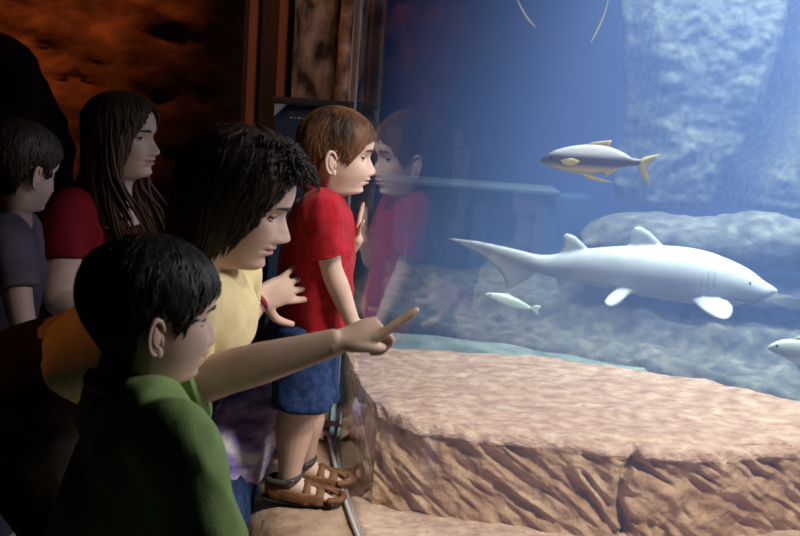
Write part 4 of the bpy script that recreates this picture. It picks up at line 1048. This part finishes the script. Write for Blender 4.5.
# ---- child at the far left in lilac -------------------------------------------------------------
def lilac_child():
    Y0 = 2.42
    root = thing('person', 'dark-haired child in a pale lilac T-shirt at the far left edge in the shade', 'person', (-1.0, 2.45, 0))
    ear = at(20, 176, Y0)
    hd = Head(0.205, V(ear.x, Y0, ear.z), yaw=R_(58), nod=R_(10), kid=.7)
    lids = hd.eyes(root, brow=HAIR_DARK)
    nb = at(12, 214, 2.44); sc_ = at(5, 238, 2.45); ws = at(-5, 330, 2.48); hp = V(ws.x, 2.49, ws.z-.16)
    sr, sl = at(8, 240, 2.33), V(sc_.x, 2.57, sc_.z); er = at(22, 320, 2.28); wr = at(40, 372, 2.32); el = V(sl.x+.06, 2.62, sl.z-.18); wl = el+V(.15, -.04, 0)
    b = MB()
    b.tube([nb+V(0, 0, .05), nb, sc_+V(0, 0, -.02), ws, hp], [.044, .048, (.11, .065), (.1, .08), (.11, .09)], hint=EY, n=18)
    for s_, e_, w_ in ((sr, er, wr), (sl, el, wl)):
        b.tube([s_, lerp(s_, e_, .5), e_, w_], [.04, .037, .032, .023], n=14)
        hand(b, w_, (1, 0, -.2), (0, 0, -1), .13, 1, [(.3, .3, .2)]*4, wr=.02)
    for sd in (1, -1):
        h0 = hp+V(0, .06*sd, -.02); b.tube([h0, V(h0.x+.01, h0.y, .33), V(h0.x-.02, h0.y, .06)], [.07, .048, .034], n=12)
    finish_person(root, hd, b, SKIN_FAIR, 0.0045, lids)
    make_hair(hd, root, HAIR_DARK, HL_BOY, th=.06, n_locks=200, lock_r=.02, fringe=.05, seed=31, ridge=.3)
    c = MB()
    c.tube([nb+V(0, 0, -.01), lerp(nb, sc_, .5), sc_+V(0, 0, -.04), lerp(sc_, ws, .5), ws, hp], [(.07, .06), (.11, .07), (.135, .085), (.135, .1), (.13, .1), (.14, .105)], hint=EY, n=26, cap=.15)
    for s_, e_ in ((sr, er), (sl, el)): c.tube([lerp(s_, sc_, .5), s_, lerp(s_, e_, .6)], [.056, .056, .056], n=20, cap=.1)
    cloth('t_shirt', c, LILAC, root, .008, 5, .006, 10, 4.0)
    c = MB(); c.tube([hp+V(0, 0, .03), hp+V(0, 0, -.08)], [(.13, .1), (.135, .105)], hint=EY, n=20, cap=.1)
    for sd in (1, -1):
        h0 = hp+V(0, .06*sd, -.04); c.tube([h0, V(h0.x+.01, h0.y, .33)], [.085, .08], n=16, cap=.1)
    cloth('shorts', c, mat('pale_blue_cotton', (.06, .065, .11), .9, (.09, .10, .15), 20), root, .012, 3, .005, 9)
    for sd in (1, -1):
        q = V(hp.x-.02, hp.y+.06*sd, .04); m = MB(); m.tube([q+V(-.05, 0, 0), q, q+V(.09, 0, 0), q+V(.12, 0, -.008)], [(.032, .036), (.036, .036), (.036, .028), (.028, .02)], hint=EY, n=14); m.build('shoe', DARK_PANTS, root)
lilac_child()

# ---- child in the purple tie-dye shirt, leaning on the ledge ---------------------------------------
def tie_dye_child():
    root = thing('person', 'child in purple and white tie-dye shirt leaning on the ledge behind the toddler\'s legs', 'person', (-.52, 2.62, 0))
    TIE = mat('tie_dye', (.12, .095, .42), .85, (.88, .85, .95), 11, bump=.15, bscale=200, spec=.1, detail=3, col3=(.42, .33, .70), lo=.34, hi=.66, stretch=(1, 1, 2.2))
    hp = at(222, 478, 2.46); ws = at(236, 448, 2.48); sc_ = at(266, 400, 2.57); nb = at(279, 383, 2.63)
    ear = at(292, 357, 2.68)
    hd = Head(.19, ear, yaw=R_(5), nod=R_(12), kid=1.0)
    lids = hd.eyes(root, brow=HAIR_DARK)
    sr, sl = V(sc_.x-.02, 2.49, sc_.z-.01), V(sc_.x+.02, 2.68, sc_.z-.01)
    wr = onz(303, 430, LZ+.03); er = at(279, 436, 2.56); el = V(-.26, 2.80, sl.z-.12); wl = V(-.215, 2.88, LZ+.03)
    b = MB()
    b.tube([lerp(nb, ear, .4), nb, sc_, ws, hp], [.04, .043, (.09, .06), (.09, .075), (.095, .08)], hint=EY, n=18)
    for s_, e_, w_ in ((sr, er, wr), (sl, el, wl)): b.tube([s_, lerp(s_, e_, .5), e_, w_], [.034, .031, .027, .019], n=14)
    hand(b, wr, (1, .25, -.05), (0, 0, -1), .10, -1, [(.15, .25, .2)]*4, wr=.018, spread=.14); hand(b, wl, (.7, .5, 0), (0, 0, -1), .10, 1, [(.15, .25, .2)]*4, wr=.018)
    for sd in (1, -1):
        h0 = hp+V(0, .05*sd, -.02); kn = V(h0.x+.07, h0.y, .26); an = V(h0.x-.02, h0.y, .055); b.tube([h0, kn, an], [.06, .043, .03], n=12)
    finish_person(root, hd, b, SKIN_FAIR, 0.004, lids)
    make_hair(hd, root, HAIR_DARK, HL_BOY, th=.055, n_locks=200, lock_r=.02, fringe=.05, seed=41, ridge=.3)
    c = MB()
    c.tube([nb+V(-.004, 0, -.004), sc_, lerp(sc_, ws, .5)+V(-.008, 0, 0), ws, lerp(ws, hp, .6)], [(.06, .05), (.115, .08), (.12, .092), (.12, .094), (.125, .098)], hint=EY, n=26, cap=.15)
    for s_, e_ in ((sr, er), (sl, el)): c.tube([lerp(s_, sc_, .5), s_, lerp(s_, e_, .75)], [.05, .05, .052], n=20, cap=.1)
    cloth('t_shirt', c, TIE, root, .006, 4, .007, 14, 6.0)
    c = MB(); c.tube([lerp(ws, hp, .4), hp, hp+V(-.02, 0, -.06)], [(.115, .09), (.125, .1), (.12, .095)], hint=EY, n=22, cap=.4)
    for sd in (1, -1):
        h0 = hp+V(0, .055*sd, -.02); kn = V(h0.x+.07, h0.y, .26); c.tube([h0, lerp(h0, kn, .5), kn], [.082, .078, .068], n=18, cap=.1)
    cloth('trousers', c, NAVY, root, .009, 3, .006, 11)
    for sd in (1, -1):
        q = V(hp.x-.02, hp.y+.05*sd, .036); m = MB(); m.tube([q+V(-.05, 0, 0), q, q+V(.08, 0, 0), q+V(.11, 0, -.006)], [(.03, .034), (.034, .034), (.034, .026), (.026, .018)], hint=EY, n=14); m.build('shoe', DARK_PANTS, root)
tie_dye_child()

# ================================================================== fish in the tank
def flat_fin(mb, pts, t):
    """a closed fin: outline points with a lens-shaped thickness t across Y"""
    n = len(pts); c = sum((Vector(p) for p in pts), Vector())/n
    nrm = Vector((0, 0, 0))
    for a, b in zip(pts, pts[1:]+pts[:1]): nrm += (Vector(a)-c).cross(Vector(b)-c)
    nrm.normalize()
    inner = [lerp(Vector(p), c, .35) for p in pts]
    v = [Vector(p)+nrm*t*.22 for p in pts] + [Vector(p)-nrm*t*.22 for p in pts] + [p+nrm*t*.5 for p in inner] + [p-nrm*t*.5 for p in inner] + [c+nrm*t*.5, c-nrm*t*.5]
    f = []
    for i in range(n):
        k = (i+1) % n
        f += [(i, k, n+k, n+i), (2*n+i, 2*n+k, k, i), (n+i, n+k, 3*n+k, 3*n+i), (4*n, 2*n+k, 2*n+i), (4*n+1, 3*n+i, 3*n+k)]
    me = mesh_np(v, f); bm = bmesh.new(); bm.from_mesh(me); bmesh.ops.recalc_face_normals(bm, faces=bm.faces[:])
    bm.verts.index_update(); mb.add([q.co.copy() for q in bm.verts], [tuple(w_.index for w_ in g.verts) for g in bm.faces]); bm.free(); bpy.data.meshes.remove(me)
def smooth_poly(P, k=4):
    P = [tuple(p) for p in P]; return [Vector(p) for p in catmull(P, k)]

SHARK = mat('shark_skin', (0.38, 0.41, 0.45), 0.45, (0.46, 0.49, 0.53), 6, spec=0.3)
def shark():
    YS = lambda px: lerp(4.02, 4.22, (778-px)/330)
    A = lambda px, py, dy=0: at(px, py, YS(px)+dy)
    c0 = A(640, 270)
    root = thing('shark', 'large white shark swimming to the right above the dark rock bed', 'shark', (c0.x, c0.y, c0.z))
    mm = .00415
    S = [(777, 291, 1.5, 2), (770, 290.5, 6, 9), (757, 290, 13, 17), (737, 285.5, 20.5, 23), (700, 277.5, 27, 27), (665, 272.5, 27, 27), (625, 269, 23.5, 22), (590, 266.5, 18.5, 16), (560, 266, 13, 10.5), (540, 264, 9.5, 7.5), (522, 258.5, 7.8, 5.5), (500, 251.5, 6, 4), (475, 244.5, 4, 3), (449, 239, 1.5, 1.6)]
    b = MB(); b.tube([A(x, y) for x, y, h, w_ in S], [(w_*mm, h*mm) for x, y, h, w_ in S], hint=EY, n=36, sub=5, cap=.8)
    def fin(px, t=.026, dys=None):
        P = [A(x, y, 0 if dys is None else dys[i]) for i, (x, y) in enumerate(px)]; n_ = len(P)
        if dys is not None: P = smooth_poly(P[-2:]+P+P[:3], 3)[6:6+3*n_]
        flat_fin(b, P, t)
    fin([(668, 252), (659, 241), (650, 232), (641, 226.5), (634, 227), (631, 235), (629, 244), (626, 251), (645, 256)])
    fin([(593, 254), (583, 243), (575, 236), (567, 233), (563, 236), (563, 246), (559, 256), (575, 260)])
    fin([(540, 262), (520, 256), (495, 248), (470, 241), (447, 238.5), (456, 243), (468, 249), (484, 259), (496, 268), (504, 277), (507, 289), (513, 288), (525, 281), (537, 272)], .024)
    fin([(580, 276), (571, 279), (563, 286), (557, 285), (556, 278), (560, 272)])
    for sd in (-1, 1):                                     # pelvic and pectoral fins, a pair each
        k = 1 if sd < 0 else .6
        fin([(640, 288), (630, 294), (620, 303), (611, 307), (604, 303), (608, 296), (618, 288), (630, 283)], .022, [sd*v for v in (.05, .09, .14, .17, .16, .11, .06, .04)])
        fin([(700, 296), (712, 298), (727, 301), (733, 309), (729, 318), (719, 319), (706, 313), (696, 305), (690, 300)], .024, [sd*v for v in (.08, .09, .11, .18, .24, .25, .19, .12, .09)])
    me = remesh(b.mesh(), .0065, 3); link('body', me, root, [SHARK])
    for sd in (-1, 1):
        p = A(750, 283, sd*.077); m = MB(); m.ball(p, .0055, None, 12, 8); m.build('eye', PUPIL, root)
        g = MB()
        for k in range(5):
            x = 716-6.5*k; pts = [A(x-1.5*math.sin(t*3), 272+20*t, sd*(.1115-.012*(2*t-1)**2-.002*k*0)) for t in np.linspace(0, 1, 6)]
            g.tube(pts, [.0022]*6, n=6, sub=2)
        g.build('gill', mat('gill_grey_%d' % (sd+1), (.34, .36, .40), .7), root)
    m = MB(); m.tube([A(762, 299, -.045), A(752, 302, -.065), A(742, 303.5, -.078), A(734, 301, -.09)], [.004, .006, .006, .003], n=8, sub=3); m.build('mouth', mat('mouth_grey', (.22, .24, .28), .7), root)
shark()

def fish_mat(name, top, mid, belly, zt, zb_):
    """back, flank and belly colours of the fish itself, by height in its own frame"""
    m = mat(name, top, .35, spec=.5); nt = m.node_tree; b = nt.nodes['Principled BSDF']
    tc = nd(nt, 'ShaderNodeTexCoord'); sx = nd(nt, 'ShaderNodeSeparateXYZ'); nt.links.new(tc.outputs['Object'], sx.inputs[0])
    mr = nd(nt, 'ShaderNodeMapRange'); mr.inputs[1].default_value = zb_; mr.inputs[2].default_value = zt; nt.links.new(sx.outputs['Z'], mr.inputs[0])
    cr = nd(nt, 'ShaderNodeValToRGB'); e = cr.color_ramp.elements; e[0].position = .18; e[0].color = (*belly, 1); e[1].position = .72; e[1].color = (*top, 1)
    q = cr.color_ramp.elements.new(.36); q.color = (*mid, 1); q = cr.color_ramp.elements.new(.56); q.color = (*mid, 1)
    nt.links.new(mr.outputs[0], cr.inputs['Fac']); nt.links.new(cr.outputs['Color'], b.inputs['Base Color']); return m
def fish(name, label, Y, S, mm, bm_, finm, fins, eye, mouth=None):
    c = at(S[len(S)//2][0], S[len(S)//2][1], Y); root = thing(name, label, 'fish', tuple(c))
    b = MB(); b.tube([at(x, y, Y) for x, y, h, w_ in S], [(w_*mm, h*mm) for x, y, h, w_ in S], hint=EY, n=28, sub=5, cap=.6); b.build('body', bm_, root)
    for nm, P, t, dy in fins:
        f = MB(); flat_fin(f, [at(x, y, Y+dy) for x, y in P], t); f.build(nm, finm, root)
    for sd in (-1, 1):
        p = at(eye[0], eye[1], Y+sd*eye[3]); m = MB(); m.ball(p, eye[2]*mm, None, 12, 8); m.build('eye', PUPIL, root)
    return root
YF = mat('yellow_fin', (.62, .50, .16), .5, (.72, .62, .28), 30)
fish('fish', 'silver and dark fish with yellow tail swimming left above the shark', 3.5,
     [(541, 161, 1.5, 1), (547, 160, 5, 3), (557, 159.5, 9.5, 5.5), (572, 159.5, 13, 7), (590, 159.5, 14.5, 7.5), (606, 159, 12.5, 6.5), (620, 160, 8, 4.5), (631, 162, 4, 2.6), (640, 162.5, 3, 1.4)], .0036,
     fish_mat('silver_fish', (.72, .74, .78), (.10, .085, .10), (.66, .52, .24), .050, -.052), YF,
     [('tail_fin', [(637, 161), (645, 157), (660, 154), (650, 162), (646, 170), (650, 186), (641, 176), (637, 165)], .008, 0),
      ('dorsal_fin', [(580, 147), (594, 142), (612, 140), (610, 144), (612, 150), (596, 149)], .008, 0),
      ('anal_fin', [(600, 170), (612, 167), (622, 164), (616, 171), (606, 177)], .007, 0),
      ('pelvic_fin', [(578, 172), (590, 175), (606, 180), (614, 182), (602, 182), (588, 179)], .007, -.012),
      ('pectoral_fin', [(560, 160), (572, 158), (580, 161), (574, 166), (563, 165)], .006, -.028)], (551, 158, 1.5, .0145))
fish('fish', 'pale grey-green fish at the right edge beyond the stone ledge', 3.75,
     [(768, 348, 1.5, 1), (774, 347.5, 5, 3), (784, 348, 9, 5.5), (800, 352, 12, 6), (818, 358, 11, 5.5), (834, 364, 6, 3.5), (846, 368, 3, 1.6)], .0039,
     fish_mat('pale_fish', (.42, .46, .42), (.30, .34, .32), (.55, .56, .50), .045, -.045), mat('pale_fin', (.40, .44, .42), .6),
     [('tail_fin', [(843, 367), (855, 362), (866, 362), (860, 371), (862, 384), (850, 375)], .008, 0), ('dorsal_fin', [(788, 341), (804, 334), (822, 342), (818, 350)], .008, 0),
      ('pelvic_fin', [(796, 362), (808, 368), (812, 376), (798, 370)], .007, 0)], (777, 346, 1.5, .0145))
fish('fish', 'slim pale cyan fish below the shark\'s tail', 3.6,
     [(486, 294, 1, .8), (492, 295.5, 3, 2), (502, 298.5, 5, 3), (514, 302.5, 5, 2.8), (524, 306, 3, 1.8), (530, 308, 1.6, 1)], .0037,
     fish_mat('cyan_fish', (.62, .80, .80), (.50, .72, .76), (.70, .82, .80), .02, -.02), mat('cyan_fin', (.45, .65, .68), .6),
     [('tail_fin', [(529, 307), (536, 305), (541, 306), (538, 310), (539, 316), (532, 311)], .005, 0), ('dorsal_fin', [(500, 294), (508, 293), (516, 299), (508, 299)], .005, 0)], (490, 294.5, .9, .008))
STR = mat('pale_strand', (.70, .72, .76), .6)
for P, lb in ((((515, -6), (520, 6), (527, 18), (535, 27)), 'short curved pale strand drifting near the surface, the one nearer the pane\'s end'), (((609, -4), (604, 14), (598, 28), (591, 42)), 'thin pale strand slanting down above the silver fish\'s tail')):
    m = MB(); m.tube([at(x, y, 2.9) for x, y in P], [.0022, .0032, .0034, .0018], n=8, sub=4); tag(m.build('drifting_strand', STR), lb, 'strand')
